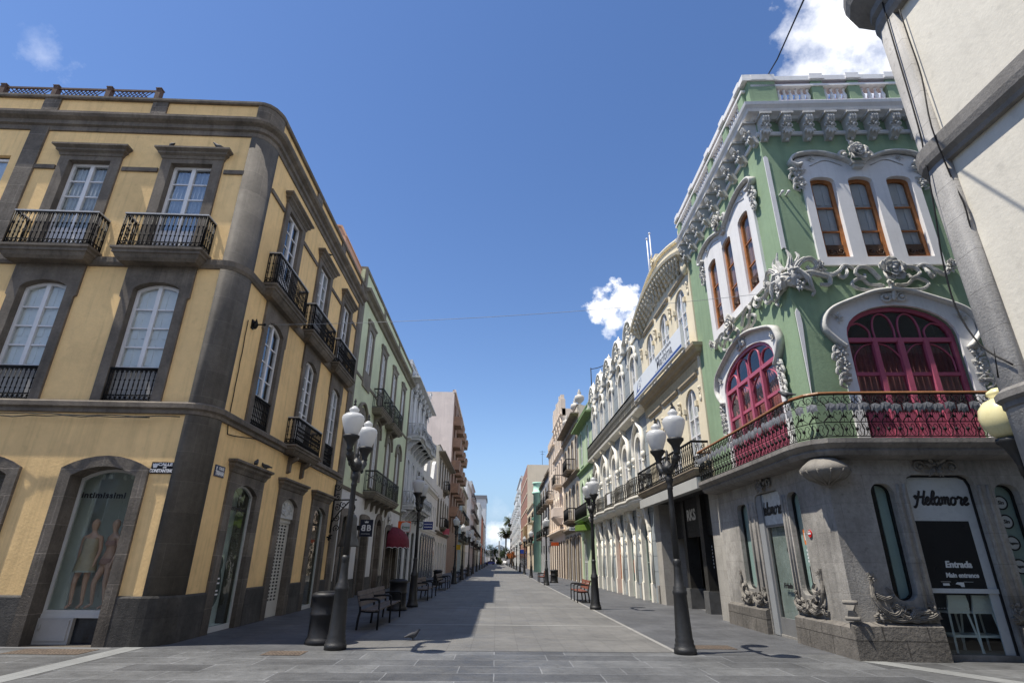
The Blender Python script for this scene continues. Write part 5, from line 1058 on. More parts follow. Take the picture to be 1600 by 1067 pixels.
for s in (-1,1): posy(m1,s*.82,.12,2.6,.16,5,7); posy(m1,s*.86,.12,2.0,.1,6,5); m1.tube([(s*.88,.06,.75),(s*.88,.06,2.9)],.06,6); curl(m1,[(s*.85,2.9),(s*.7,3.6,.05),(s*.45,4.05,.08)],.09,.12,.1)
m1=m1.mesh('shell_arch',wcar)
m2=MB(); aring(m2,0,.58,4.4,7.3,.2,.1); ribbon(m2,[(-.95,6.4),(-.98,7.0),(-.7,7.55),(-.25,7.85),(0,8.1),(.25,7.85),(.7,7.55),(.98,7.0),(.95,6.4)],0,.2,.12)
for s in (-1,1): m2.ball(s*.95,.12,6.3,.13,.12,.2); m2.ball(s*.95,.12,6.0,.08); m2.box(s*.88-.09,s*.88+.09,0,.08,4.4,6.0)
m2=m2.mesh('ogee_window_surround',wcar)
m3=MB(); aring(m3,0,.53,8.5,11.45,.17,.09); ribbon(m3,[(-.72,11.2),(-.6,11.75),(0,12.05),(.6,11.75),(.72,11.2)],0,.16,.09)
for s in (-1,1): m3.ball(s*.85,.08,11.2,.09,.09,.2)
posy(m3,0,.08,12.2,.2,12,9); m3=m3.mesh('window_surround',wcar)
m4=MB(); ribbon(m4,[(-1.42,12.15),(-1.3,12.6),(-.95,12.75),(-.75,13.1),(-.45,13.3),(0,13.42),(.45,13.3),(.75,13.1),(.95,12.75),(1.3,12.6),(1.42,12.15)],-.2,.28,.16,True)
m4.prism([(-1.35,12.2),(1.35,12.2),(.9,12.75),(.4,13.25),(-.4,13.25),(-.9,12.75)],-.15,.06); posy(m4,0,.1,12.95,.32,33,14); spiral(m4,-.6,.08,12.65,.26,1.4,0,1,.07,.03,.06); spiral(m4,.6,.08,12.65,.26,1.4,3,-1,.07,.03,.06); m4.lathe([(.12,13.38),(.07,13.46),(.13,13.54),(.14,13.6),(.08,13.68),(.03,13.75),(.05,13.8),(0,13.86)],0,.0,0,8)
m4=m4.mesh('scroll_gable',wcar)
for i,u in enumerate(qu):
    ob('shell_arch',m1,None,GB,QF.at(u)); ob('ogee_window_surround',m2,None,GB,QF.at(u)); ob('window_surround',m3,None,GB,QF.at(u)); ob('scroll_gable',m4,None,GB,QF.at(u))
    window(GB,QF.at(u,-.04,4.42),1.18,2.92,.59,False,2,4,.08,back='curtain'); window(GB,QF.at(u,-.03,8.55),1.08,2.93,.54,False,2,4,.08,back='curtain')
    if i==2: window(GB,QF.at(u,-.1,.02),1.2,3.5,.6,False,2,2,.1,fm=mat('orange_brown_door',(.3,.1,.03),.5,.2,5,.15),back='dark',low=2.2,name='door')
    else:
        window(GB,QF.at(u,-.1,.02),1.2,3.5,.6,False,2 if i<2 else 1,2,.06,fm=mat('pale_green_shop_frame',(.3,.36,.32),.5,.06,3),gm=shopglass,back='dark',bm=mat('dim_display',(.09,.1,.09),.8,.4,3),name='shop_window')
b=MB(); q=QF.M
for k,(u,z,s,c) in enumerate(((qu[1]-.2,1.4,.3,0),(qu[1]+.1,.9,.25,1))): b.box(u-s/2,u+s/2,-.11,-.1,z-s,z+s)
ob('poster',b,mat('red_orange_poster',(.5,.09,.03),.6,.2,6),GB,q)
b=MB(); b.box(qu[1]-.3,qu[1]+.1,-.11,-.1,1.75,2.25); b.box(qu[0]-.2,qu[0]+.2,-.11,-.1,.9,1.5); ob('poster',b,mat('blue_poster',(.12,.3,.45),.6,.2,6),GB,q)
b=MB(); b.lathe([(.3,0),(.3,.02)],n=16); b2=MB(); b2.v=[(x+qu[0],-z+.12,y+2.95) for x,y,z in b.v]; b2.f=b.f; b2.s=[False]*len(b.f); ob('round_poster',b2,mat('purple_poster',(.12,.09,.16),.6,.3,9),GB,q)
b=MB(); b.sweep([(.02,-.02),(.02,.0),(14.98,0),(14.98,-.02)],[(-.02,8.2),(.05,8.2),(.25,8.3),(.34,8.34),(.36,8.44),(-.02,8.48)]); ob('balcony_slab',b,wcar,GB,q)
g=MB(); grille(g,[(.05,0),(.05,.36),(14.95,.36),(14.95,0)],.82,'scroll',.2,.015,4,8.46); ob('balcony_railing',g,mat('grey_ironwork',(.09,.085,.075),.6,.2,5),GB,q)
b=MB(); grille(b,[(.03,0),(.03,.37),(14.97,.37),(14.97,0)],.02,'plain',9,.03,4,9.27); ob('handrail',b,iron,GB,q)
cb=MB(); cb.sideprism([(0,7.5),(.1,7.55),(.18,7.75),(.3,7.95),(.34,8.2),(0,8.2)],-.2,.2); posy(cb,0,.22,7.85,.2,44,9); cb=cb.mesh('carved_corbel',ivory)
for i in range(5): ob('carved_corbel',cb,None,GB,QF.at(qu[i]-.0+(0),0,.28))
path=[(.05,0)]+[(.15+k*14.7/60,.42+.16*abs(sin(pi*(k/60*5)))) for k in range(61)]+[(14.95,0)]
b=MB(); b.sweep(path,[(-.45,4.0),(-.2,4.02),(-.1,4.1),(.0,4.12),(.05,4.22),(.02,4.26),(.1,4.34),(.1,4.42),(-.45,4.44)]); ob('balcony_slab',b,wcar,GB,q)
g=MB(); grille(g,path,.82,'scroll',.21,.015,4,4.44); ob('balcony_railing',g,MATS['grey_ironwork'],GB,q)
b=MB(); b.box(7.7,8.6,.6,.62,4.6,5.15); ob('notice_panel',b,white,GB,q)
b=MB()
for a in range(6):
    c=[0]+[15-(1.55+2.95*k)-1.475 for k in range(4)][::-1]+[14.8]
    b.box(c[a]-.0,c[a]+.22,-.02,.05,.0,.7)
ob('plinth',b,stoneg,GB,q)
b=MB(); b.tube([(0,0,12.6),(0,0,16.0)],.04,6); single('roof_mast','thin dark mast on roof carrying a cable beside scroll gables','pole',b,iron,T(7.25,41.2,0))
cable('overhead_wire','black cable sagging from the roof mast up to the cream arched gable',[(7.25,-41.2,15.9)]+[(7.2,-(41.2-k*1.55),15.9-1.5*sin(pi*k/12)*.9-.15*k) for k in range(1,12)]+[(7.15,-22.9,13.9)],.03)
# ---------------------------------------------------------------- generic street fronts
def front(o,F,floors,wallm,trimm,top,bays,frame=None,back='dark',iron_=None,rail='plain',cor=None,arched=0,ground=None,sur=True,gmat=None,base=None,gback='dark',depth=9,stone=None,balc=(),railh=.95,tall=None,bars=3,surm=None,balb=2,skip=(),partym=None):
    """street front: floors = [(sill,height,width,rise)], ground = (height,width,rise)"""
    L=F.L; us=[L*(i+.5)/bays for i in range(bays)]; hs=[]
    if ground: hs+=[arch(u-ground[1]/2,u+ground[1]/2,.003,ground[0],ground[2],8) for u in us]
    for s,h,w,r in floors: hs+=[arch(u-w/2,u+w/2,s,s+h,r,8) for u in us]
    b=MB(); b.wall(0,L,0,top,hs,0,.25); ob('wall',b,wallm,o,F.M)
    A=F.M; pts=[A@Vector(p) for p in ((0,.02,0),(L,.02,0),(L,depth,0),(0,depth,0))]; shell(o,[(p.x,p.y) for p in pts],0,top-.02,partym or wallm,(0,))
    for fi,(s,h,w,r) in enumerate(floors):
        sm=None
        if sur: sm=MB(); sm.ring(arch(-w/2-.16,w/2+.16,-.1,h+.2,r*1.1,8),arch(-w/2+.01,w/2-.01,0.0,h,r,8),-.14,.05); sm=sm.mesh('window_surround',surm or trimm)
        for i,u in enumerate(us):
            if (fi,i) in skip: continue
            if sm: ob('window_surround',sm,None,o,F.at(u,0,s))
            window(o,F.at(u,-.05,s),w,h,r,False,2,bars,.07,fm=frame,back=back,gm=pane)
    if ground:
        for u in us: window(o,F.at(u,-.08,.0),ground[1],ground[0],ground[2],False,2,2,.08,fm=gmat or frame,gm=shopglass,back=gback,name='shop_window')
        if stone:
            b=MB(); b.ring(arch(-ground[1]/2-.22,ground[1]/2+.22,0,ground[0]+.22,ground[2]*1.1,8),arch(-ground[1]/2+.01,ground[1]/2-.01,.002,ground[0]-.005,ground[2],8),-.22,.06); sm=b.mesh('door_surround',stone)
            for u in us: ob('door_surround',sm,None,o,F.at(u))
    for fl,lst,d in balc:
        s=floors[fl][0]
        for u0,u1 in lst: balcony(o,F.at((u0+u1)/2,0,s),u1-u0,d,railh,.25,rail,sm=trimm,im=iron_ or iron,step=.16 if rail in('plain','panel') else .22,r=.016,brackets=balb,hand=iron)
    for z,d in (cor or ((top-.7,.3),)):
        b=MB(); b.sweep([(-.0,-.02),(-.0,0),(L,0),(L,-.02)],[(-.02,z-.2),(.05,z-.2),(.08,z-.08),(d*.6,z),(d,z+.06),(d,z+.16),(-.02,z+.2)]); ob('cornice',b,trimm,o,F.M)
    b=MB(); b.sweep([(-.0,-.02),(-.0,0),(L,0),(L,-.02)],[(-.1,top-.05),(.05,top-.05),(.06,top+.06),(-.3,top+.08)]); ob('coping',b,trimm,o,F.M)
    if base: b=MB(); b.box(0,.12,-.02,.04,0,.7); b.box(L-.12,L,-.02,.04,0,.7); ob('plinth',b,base,o,F.M)
    return us
def RF(y0,y1,x=6.88): return Fac((x,y1),(x,y0))
def LF(y0,y1,x=-6.45): return Fac((x,y0),(x,y1))
lime=mat('pale_lime_stucco',(.42,.5,.33),.85,.08,1,.15,24,.1); limed=mat('lime_trim',(.2,.29,.13),.8,.1,2,.15)
o=building('narrow_green_building','narrow pale green building with tall arched windows and lime awning canopy',6.9,39.9,47)
F=RF(39.9,46.9); front(o,F,[(4.6,2.9,1.3,.65),(8.9,2.6,1.3,.65)],lime,limed,13.0,2,back='curtain',cor=((11.9,.55),(8.3,.2),(4.1,.2)),ground=(3.3,1.9,.3),balc=((0,((.5,6.5),),.55),),rail='panel',balb=3,surm=mat('pale_green_trim',(.45,.55,.38),.8,.08,2,.15))
b=MB(); b.loft([[(1.4+1.7*(1+cos(t)) ,.02+.9*max(0,sin(t)),v) for t in [k*pi/10 for k in range(11)]] for v in (3.75,4.05,4.15)],True,False); ob('canopy',b,mat('lime_canopy',(.12,.2,.03),.6,.1,3),o,F.M)
browns=mat('brown_weathered_stone',(.24,.195,.15),.9,.2,1.4,.3,30,.4); creamw=mat('warm_cream_wall',(.6,.53,.42),.88,.08,1,.15,24,.2)
o=building('urn_topped_building','cream building with heavy brown cornice, stone urns and dark balconies',6.9,47,57.5)
F=RF(46.9,57.4); us=front(o,F,[(4.9,3.0,1.1,.5),(9.2,2.8,1.1,.5)],creamw,browns,14.5,4,back='dark',cor=((13.5,.7),(12.7,.3),(8.7,.35),(4.2,.35)),ground=(3.6,1.5,.2),stone=browns,balc=((0,((5.0,8.6),),.8),(1,((5.0,8.0),),.8)),rail='plain')
urn=MB(); urn.lathe([(.3,0),(.3,.1),(.12,.2),(.14,.28),(.4,.55),(.46,.75),(.4,.95),(.2,1.05),(.14,1.15),(.2,1.25),(.08,1.4),(.12,1.5),(0,1.6)],n=10); um=urn.mesh('urn',mat('pale_urn_stone',(.5,.47,.42),.85,.15,3,.3))
for u in (.5,F.L-.5,F.L-3.4): ob('urn',um,None,o,F.at(u,-.3,14.5))
b=MB(); b.box(-.5,.5,-.02,.02,0,.26); sgn=single('hanging_shop_sign','small white hanging shop sign in front of brown pillared shopfront','sign',b,white,T(6.3,46.2,3.9)); b=MB(); b.text('CAFETERIA',0,.13,.022,.16,.004); ob('lettering',b,lab,sgn,T(6.3,46.2,3.9)); b=MB(); b.tube([(-.4,0,.26),(-.4,0,.4),(.5,0,.42)],.02,5); ob('sign_arm',b,iron,sgn,T(6.3,46.2,3.9))
pinkw=mat('pale_pink_stucco',(.76,.64,.52),.88,.06,1,.15,24,.12); brownf=mat('dark_brown_window_wood',(.07,.04,.025),.5,.2,5)
o=building('pinnacled_pink_building','tall pale pink building with stepped pinnacles and angular stone balcony',6.9,57.5,66)
F=RF(57.4,66,6.75); us=front(o,F,[(5.0,3.0,.9,.45),(9.1,2.6,.9,0),(13.0,2.4,.9,.45)],pinkw,pinkw,17.0,4,frame=brownf,back='dark',cor=((16.2,.25),(12.4,.3),(4.4,.5)),ground=(3.6,1.6,.3),balc=((1,((4.6,7.4),),.8),),rail='plain')
b=MB()
for k in range(6): u=.3+k*1.6; b.box(u-.3,u+.3,-.4,.15,16.2,18.3-.25*(k%2)); b.box(u-.2,u+.2,-.3,.1,18.2-.25*(k%2),18.8-.25*(k%2))
for u in us: ribbon(b,[(u-.8,15.4),(u-.5,16.1),(u,16.5),(u+.5,16.1),(u+.8,15.4)],0,.2,.15)
ob('pinnacles',b,pinkw,o,F.M)
b=MB(); b.loft([[(4.2,0,6.6-v0),(4.6,k,6.6-v0),(7.6,k,6.6-v0),(8.1,0,6.6-v0)] for k,v0 in ((.3,1.5),(.9,.9),(1.0,.75),(1.0,-.1),(.9,-.15))],True,False); ob('stone_balcony',b,mat('pale_stone_balcony',(.62,.52,.44),.85,.08,2,.2),o,F.M)
o=building('pink_oriel_building','slimmer pale pink building with battlemented oriel and dark shutters',6.9,66,74)
F=RF(66,74,6.75); us=front(o,F,[(5.0,2.8,1.0,0),(8.6,2.7,1.0,0),(12.0,2.5,1.0,0)],pinkw,pinkw,15.4,3,frame=brownf,back='dark',cor=((14.6,.3),(4.4,.5)),ground=(3.5,1.6,.3),balc=((1,((2.6,5.4),),.7),),rail='plain')
b=MB()
for k in range(7): b.box(.2+k*1.2,.7+k*1.2,-.3,.1,15.4,16.1)
ob('battlements',b,pinkw,o,F.M)
# ================================================================== left side of the street, in shade
palegreen=mat('pale_green_stucco',(.62,.67,.46),.88,.06,.8,.14,24,.12); trimg=mat('olive_grey_stone_trim',(.2,.18,.145),.85,.2,1.5,.3,34,.3)
PG=building('pale_green_long_house','long pale green three storey house with olive stone window frames and white ground floor',-6.5,22.9,38.2)
F=LF(22.9,38.2); us=[2.3,5.6,9.0,12.3]; pg=lambda y:y-22.9
hs=[]
for u in us: hs+=[arch(u-.52,u+.52,9.9,12.1,.12,8,True),arch(u-.52,u+.52,4.95,7.95,.5,8)]
gs=[(1.7,1.5,3.3),(5.0,1.5,3.3),(8.3,1.3,3.6),(11.4,1.5,3.2),(13.7,1.2,3.2)]
for u,w,h in gs: hs.append(arch(u-w/2,u+w/2,.003,h,.15 if u!=8.3 else .5,8))
b=MB(); b.wall(0,F.L,4.3,13.3,[h for h in hs if h[0][1]>4],0,.25); ob('wall',b,palegreen,PG,F.M)
b=MB(); b.wall(0,F.L,0,4.3,[h for h in hs if h[0][1]<4],0.01,.25); ob('ground_floor_wall',b,mat('white_ground_floor',(.62,.61,.6),.85,.05,1,.12,24,.12,low=.2),PG,F.M)
shell(PG,[(-6.47,22.9),(-6.47,38.2),(-15,38.2),(-15,22.9)],0,13.2,palegreen,(0,))
s1=MB(); s1.ring([(-.72,9.1),(.72,9.1),(.72,12.15),(.84,12.2),(.84,12.36),(.55,12.4),(.3,12.55),(0,12.6),(-.3,12.55),(-.55,12.4),(-.84,12.36),(-.84,12.2),(-.72,12.15)],[(-.5,9.9),(.5,9.9),(.5,11.9),(.5,11.97),(.4,12.0),(.25,12.04),(.12,12.06),(0,12.07),(-.12,12.06),(-.25,12.04),(-.4,12.0),(-.5,11.97),(-.5,11.9)],-.2,.06); s1.sweep([(-.84,0),(-.84,.06),(.84,.06),(.84,0)],[(-.02,12.3),(.03,12.32),(.06,12.4),(-.02,12.42)]); s1=s1.mesh('window_surround',trimg)
s2=MB(); s2.ring(arch(-.74,.74,4.85,8.2,.75,10),arch(-.5,.5,4.93,7.92,.48,10),-.2,.06); ribbon(s2,[(-.9,7.5),(-.8,8.0),(-.4,8.3),(0,8.38),(.4,8.3),(.8,8.0),(.9,7.5)],0,.14,.12); s2=s2.mesh('window_surround',trimg)
for u in us:
    ob('window_surround',s1,None,PG,F.at(u)); ob('window_surround',s2,None,PG,F.at(u))
    window(PG,F.at(u,-.02,9.9),1.0,2.17,.12,True,2,4,.08,back='shutter'); window(PG,F.at(u,-.02,4.95),1.0,2.97,.48,False,2,4,.08,back='shutter')
ig=mat('greenish_iron',(.035,.04,.035),.5,.2,5)
balcony(PG,F.at(us[1]-.1,0,8.75),2.7,.5,.95,.3,'panel',sm=trimg,im=ig,step=.16,r=.014,brackets=2,hand=ig); balcony(PG,F.at(us[2]-.1,0,8.75),2.7,.5,.95,.3,'panel',sm=trimg,im=ig,step=.16,r=.014,brackets=2,hand=ig)
balcony(PG,F.at(7.3,0,4.62),6.3,.58,.95,.32,'panel',sm=trimg,im=ig,step=.16,r=.015,brackets=5,hand=ig)
for prof in ([(-.05,13.0),(.1,13.04),(.16,13.16),(.32,13.24),(.36,13.36),(-.05,13.42)],[(-.3,14.35),(.06,14.36),(.08,14.48),(-.3,14.5)],[(-.02,9.3),(.04,9.32),(.06,9.42),(-.02,9.46)],[(-.02,4.3),(.06,4.32),(.1,4.42),(-.02,4.46)]):
    b=MB(); b.sweep([(0,0),(F.L,0)],prof); ob('cornice' if prof[0][1]>9.5 else 'string_course',b,trimg,PG,F.M)
b=MB(); b.box(0,F.L,-.3,0,13.3,14.36); ob('parapet',b,palegreen,PG,F.M)
for y in (0,4.6,9.4,14.9): b=MB(); b.box(y,y+.4,-.02,.04,13.4,14.36); ob('parapet_pier',b,trimg,PG,F.M)
for a in (.0,F.L-.35): b=MB(); b.box(a,a+.35,-.02,.05,0,13.0); ob('pilaster',b,trimg,PG,F.M)
dw=mat('red_brown_timber_door',(.13,.04,.02),.5,.25,6,.2,50,.2)
for i,(u,w,h) in enumerate(gs):
    b=MB(); r_=.15 if i!=2 else .5; b.ring(arch(-w/2-.3,w/2+.3,0,h+.3,r_ if i!=2 else .7,8),arch(-w/2+.01,w/2-.01,.002,h-.005,r_,8),-.3,.07); ob('door_surround',b,basalt,PG,F.at(u))
    window(PG,F.at(u,-.25,0),w,h,r_,False,2,2,.09,fm=dw if i in(2,) else mat('dark_grey_shop_frame',(.1,.105,.105),.5,.1,3),gm=shopglass,back='curtain' if i in(0,1) else 'dark',low=2.4 if i==2 else .5,name='door')
for a,c in ((.35,.65),(2.75,3.95),(6.05,7.35),(9.25,10.35)): b=MB(); b.box(a,c,-.0,.05,0,.78); ob('plinth',b,plinth_dark,PG,F.M)
b=MB(); b.box(9.3,10.0,.01,.05,.0,3.6); b.box(12.2,12.45,.01,.05,0,3.6); ob('stone_pier',b,mat('stained_pale_stone',(.36,.33,.28),.9,.25,1.3,.4,26,.5,spots=.3),PG,F.M)
b=MB(); b.prism(arch(9.9,11.9,3.3,4.25,.3,8),.01,.04); posy(b,10.9,.05,3.8,.3,6,10); ob('relief_panel',b,mat('white_relief_plaster',(.55,.53,.5),.85,.15,3,.3),PG,F.M)
# wall box above the yellow house (peach plaster stair tower behind)
o=building('peach_roof_tower','peach plastered gable block rising behind the yellow house roof',-8.5,21,22.7); b=MB(); b.prism([(-8.9,12.9),(-6.62,12.9),(-6.62,14.25),(-6.85,14.75),(-8.9,15.1)],-22.75,-19.9); ob('wall',b,mat('peach_plaster',(.62,.36,.24),.9,.1,2,.25),o)
b=MB(); b.prism([(-9,15.1),(-6.82,14.74),(-6.58,14.22),(-6.62,14.2),(-6.88,14.68),(-9,15.04)],-22.8,-19.85); ob('coping',b,MATS['peach_plaster'],o)
# wrought bracket with hanging bell lantern at the house corner
BR=thing('hanging_bell_lantern','dark metal bell shaped lantern hanging from ornate iron bracket by yellow house end','lantern',(-5.62,22.2,2.03))
b=MB(); b.tube([(-6.42,-22.2,3.72),(-5.5,-22.2,3.74)],.03,6); b.tube([(-6.38,-22.2,2.5),(-6.38,-22.2,4.3)],.035,6); b.tube(cr([(-6.36,-22.2,2.9),(-6.1,-22.2,3.3),(-5.75,-22.2,3.7)],5),.025,6)
for k in range(5): spiral(b,-6.28+.03*k,-22.2,4.2-.38*k,.13,1.4,k,1 if k%2 else -1,.02,.012,.0)
spiral(b,-6.0,-22.2,3.55,.13,1.4,2,1,.02,.012,0); posy(b,-6.36,-22.14,2.35,.13,4,8); b.tube([(-5.62,-22.2,3.74),(-5.62,-22.2,3.2)],.02,5); b.lathe([(.05,3.25),(.09,3.35),(.11,3.45),(.07,3.55),(.02,3.6)],-5.62,-22.2,0,8); ob('bracket',b,iron,BR)
b=MB(); b.lathe([(.06,3.2),(.16,3.17),(.22,3.05),(.24,2.7),(.28,2.4),(.37,2.15),(.4,2.06),(.4,2.03),(.34,2.04)],-5.62,-22.2,0,16); ob('bell',b,mat('dark_zinc_bell',(.1,.1,.095),.55,.3,4,.3),BR)
# projecting signs and awning
def psign(name,label,x0,x1,y,z0,z1,m,t=.06):
    b=MB(); b.box(x0,x1,-t/2,t/2,z0,z1); return single(name,label,'sign',b,m,T(0,y,0))
s=psign('barber_sign','navy square hanging sign with white mirrored letters and crown',-5.97,-5.42,25.2,2.5,3.2,mat('navy_sign',(.012,.016,.035),.5,.1,4)); M=T(-5.695,25.2,0)
b=MB(); b.text('B',-.115,2.84,.032,.34,.01,0,'CENTER',1,True); b.text('B',.115,2.84,.032,.34,.01); b.prism([(-.07,3.06),(.07,3.06),(.09,3.14),(.04,3.1),(0,3.16),(-.04,3.1),(-.09,3.14)],.03,.034)
for k in range(10): b.box(-.2+k*.04,-.175+k*.04,.03,.033,2.6,2.62)
ob('lettering',b,white,s,M); b=MB(); b.box(-6.46,-5.97,-25.22,-25.18,2.75,2.95); ob('sign_arm',b,iron,s)
s=psign('house_shaped_sign','orange edged white hanging sign beside the maroon awning',-6.2,-5.42,36.1,3.18,3.82,mat('orange_sign_face',(.65,.1,.015),.5,.1,4)); b=MB(); b.prism([(-6.02,3.2),(-5.44,3.2),(-5.44,3.7),(-5.7,3.79),(-5.95,3.72),(-6.02,3.6)],.03,.035); b2=ob('sign_face',b,whitep,s,T(0,36.1,0)); b=MB(); b.text('Emara',-5.72,3.47,.037,.19,.003,.3); b.tube([(-5.95,.037,3.4),(-5.72,.037,3.34),(-5.52,.037,3.4)],.01,4); ob('lettering',b,mat('dark_green_print',(.02,.12,.06),.5,.1,5),s,T(0,36.1,0))
b=MB(); b.box(-6.46,-6.2,-36.12,-36.08,3.4,3.45); ob('sign_arm',b,iron,s)
s=psign('blue_sign','blue and white rectangular hanging sign beyond the orange sign',-5.45,-4.75,42.5,3.65,4.2,mat('blue_sign_face',(.015,.03,.16),.5,.1,4)); b=MB(); b.box(-5.85,-5.45,-.03,.03,3.65,4.2); ob('sign_face',b,whitep,s,T(0,42.5,0))
b=MB(); b.ring([(-5.65+.15*cos(t),3.92+.17*sin(t)) for t in [k*pi/8 for k in range(16)]],[(-5.66+.11*cos(t),3.94+.12*sin(t)) for t in [k*pi/8 for k in range(16)]],.03,.034); b.box(-6.5,-5.45,-.02,.02,4.2,4.24); ob('sign_arm',b,iron,s,T(0,42.5,0))
b=MB()
for r_ in range(2):
    for k in range(9): b.box(-5.38+k*.065,-5.335+k*.065,.03,.034,4.0-r_*.2,4.06-r_*.2)
ob('lettering',b,white,s,T(0,42.5,0))
AW=thing('dome_awning','maroon fabric dome awning with scalloped edge over a shop door','awning',(-6.4,35.6,2.2)); mar=mat('maroon_canvas',(.13,.012,.025),.8,.15,4,.2,80)
b=MB(); R=[]
for i in range(9):
    pass
vs=[];fs=[];nA=16
for i in range(9):
    t=pi/2*i/8
    for k in range(nA+1):
        a=pi*k/nA; rr=1+.03*abs(sin(a*4)); vs.append((-6.44+1.05*sin(a)*cos(t)*rr,-(35.6+1.55*cos(a)*cos(t)*rr),2.45+1.0*sin(t)))
for i in range(8):
    for k in range(nA): q=i*(nA+1)+k; fs.append((q,q+1,q+nA+2,q+nA+1))
n0=len(vs)
for k in range(4*nA+1): a=pi*k/(4*nA); rr=1+.03*abs(sin(a*4)); vs+= [(-6.44+1.05*sin(a)*rr,-(35.6+1.55*cos(a)*rr),2.45),(-6.44+1.05*sin(a)*rr,-(35.6+1.55*cos(a)*rr),2.2+.06*abs(sin(a*10)))]
for k in range(4*nA): q=n0+2*k; fs.append((q,q+2,q+3,q+1))
b.add(vs,fs,True); ob('canopy',b,mar,AW)
b=MB(); b.tube([(-6.44+1.05*sin(a)*(1+.03*abs(sin(a*4)))+.005,-(35.6+1.55*cos(a)*(1+.03*abs(sin(a*4)))),2.2+.06*abs(sin(a*10))) for a in [pi*k/80 for k in range(81)]],.015,4); ob('scalloped_trim',b,white,AW)
b=MB()
for k in range(1,8): a=pi*k/8; b.tube([(-6.44+1.05*sin(a)*cos(t)-.01,-(35.6+1.55*cos(a)*cos(t)),2.45+1.0*sin(t)) for t in [pi/2*i/6 for i in range(7)]],.014,4)
ob('ribs',b,iron,AW)
# grey ornate house
gw=mat('silver_grey_paint',(.6,.61,.63),.75,.07,1,.15,28,.2); gd=mat('silver_grey_carving',(.56,.57,.59),.8,.12,2.5,.3,30,.3)
o=building('silver_grey_ornate_house','silver grey ornate house with deep carved cornice and bulging white balconies',-6.5,38.2,48.2); OG=o
F=LF(38.2,48.2); us=front(o,F,[(5.2,3.0,.95,.3),(9.9,3.2,.95,.45)],gw,gd,15.0,4,back='curtain',cor=((13.7,.7),(9.4,.3),(4.5,.3)),ground=(3.5,1.6,.2),gmat=mat('dark_grey_shop_frame',(.1,.105,.105)),gback='dark')
for k in range(7): b=MB(); posy(b,.7+k*1.43,.06,14.35,.35,k,10); b.ball(.7+k*1.43,.3,13.5,.16,.2,.25); ob('carved_boss',b,gd,o,F.M)
b=MB()
b.box(0,9.9,-.3,-.05,14.95,15.35); posy(b,9.5,.1,15.3,.45,4,10)
ob('parapet',b,gd,o,F.M)
for u in us: b=MB(); posy(b,u,.08,13.15,.5,int(u*7),12); ob('carved_boss',b,gd,o,F.M)
for v,d in ((9.75,1.0),(5.05,.9)):
    b=MB(); P=[(.3,0),(.3,d*.8),(.5,d)]+[(.5+k*.9,d+.08*sin(k*1.57)) for k in range(1,10)]+[(8.8,d*.8),(8.8,0)]
    b.sweep(P,[(-.6,-.3+v),(-.25,-.3+v),(-.1,-.16+v),(.02,-.14+v),(.05,-.04+v),(.05,v),(-.6,v)]); b.box(.35,8.75,-.05,d*.85,v-.3,v-.02)
    for k in range(6): b.sideprism([(0,v-.3),(d*.8,v-.3),(d*.5,v-.5),(.12,v-.9),(0,v-1)],.6+k*1.5,.85+k*1.5)
    bb=ob('balcony',b,gd,o,F.M); g=MB(); grille(g,P,.9,'scroll',.26,.028,4,v); b=MB(); 
    for k in range(9): flower(g,.8+k*.93,d+.03,v+.48,.22,6,.3)
    spiral(g,.3,.35,v+.5,.3,1.6,0,1,.05,.03,.02); spiral(g,.3,.75,v+.4,.25,1.6,2,1,.05,.03,.02)
    ob('railing',g,gd,bb,F.M)
# low white house with curved gables
ww=mat('plain_white_wall',(.62,.61,.58),.85,.06,1,.15,24,.2)
o=building('low_white_house','low white house with curved parapet and long dark glazed shopfront',-6.5,48.2,60)
F=LF(48.2,60); front(o,F,[(4.6,2.0,.8,.4)],ww,ww,8.2,7,back='dark',cor=((7.6,.25),(4.1,.15)),depth=8,sur=False)
b=MB(); b.prism([(0,8.2),(11.8,8.2),(11.8,8.8),(10.4,9.0),(9.6,10.6),(8.8,11.0),(8.0,10.6),(7.2,9.0),(4.6,8.9),(3.8,10.2),(3.0,10.6),(2.2,10.2),(1.4,8.9),(0,8.8)],-.3,0.03); ob('curved_gable',b,ww,o,F.M)
b=MB()
for k in range(6):
    b.box(.6+k*1.8,.72+k*1.8,0,.1,0,3.4); b.ring(arch(.75+k*1.8,2.35+k*1.8,3.3,3.75,.3,6),arch(.9+k*1.8,2.2+k*1.8,3.3,3.62,.25,6),0,.08)
ob('shopfront_frame',b,mat('slate_grey_metal',(.13,.145,.17),.4,.1,3),o,F.M); b=MB(); b.box(.6,11.4,.01,.05,.05,3.4); ob('shopfront_glazing',b,mat('dark_blue_glazing',(.05,.06,.075),.15,.15,1.5,.02),o,F.M)
cw2=mat('aged_cream_wall',(.5,.46,.37),.9,.12,1,.25,24,.35)
o=building('aged_cream_house','tall aged cream house with bare side wall and dark eaves',-6.5,60,75)
front(o,LF(60,74.8),[(5.0,2.9,1.0,.4),(9.2,2.9,1.0,.0)],mat('off_white_wall',(.58,.57,.53),.88,.06,1,.15,24,.2),trimg,13.3,5,back='dark',cor=((12.4,.7),(4.3,.3)),ground=(3.4,1.4,.5),balc=((0,((4.5,9.5),),.6),(1,((6.,9.),),.6)),gback='dark',partym=cw2)
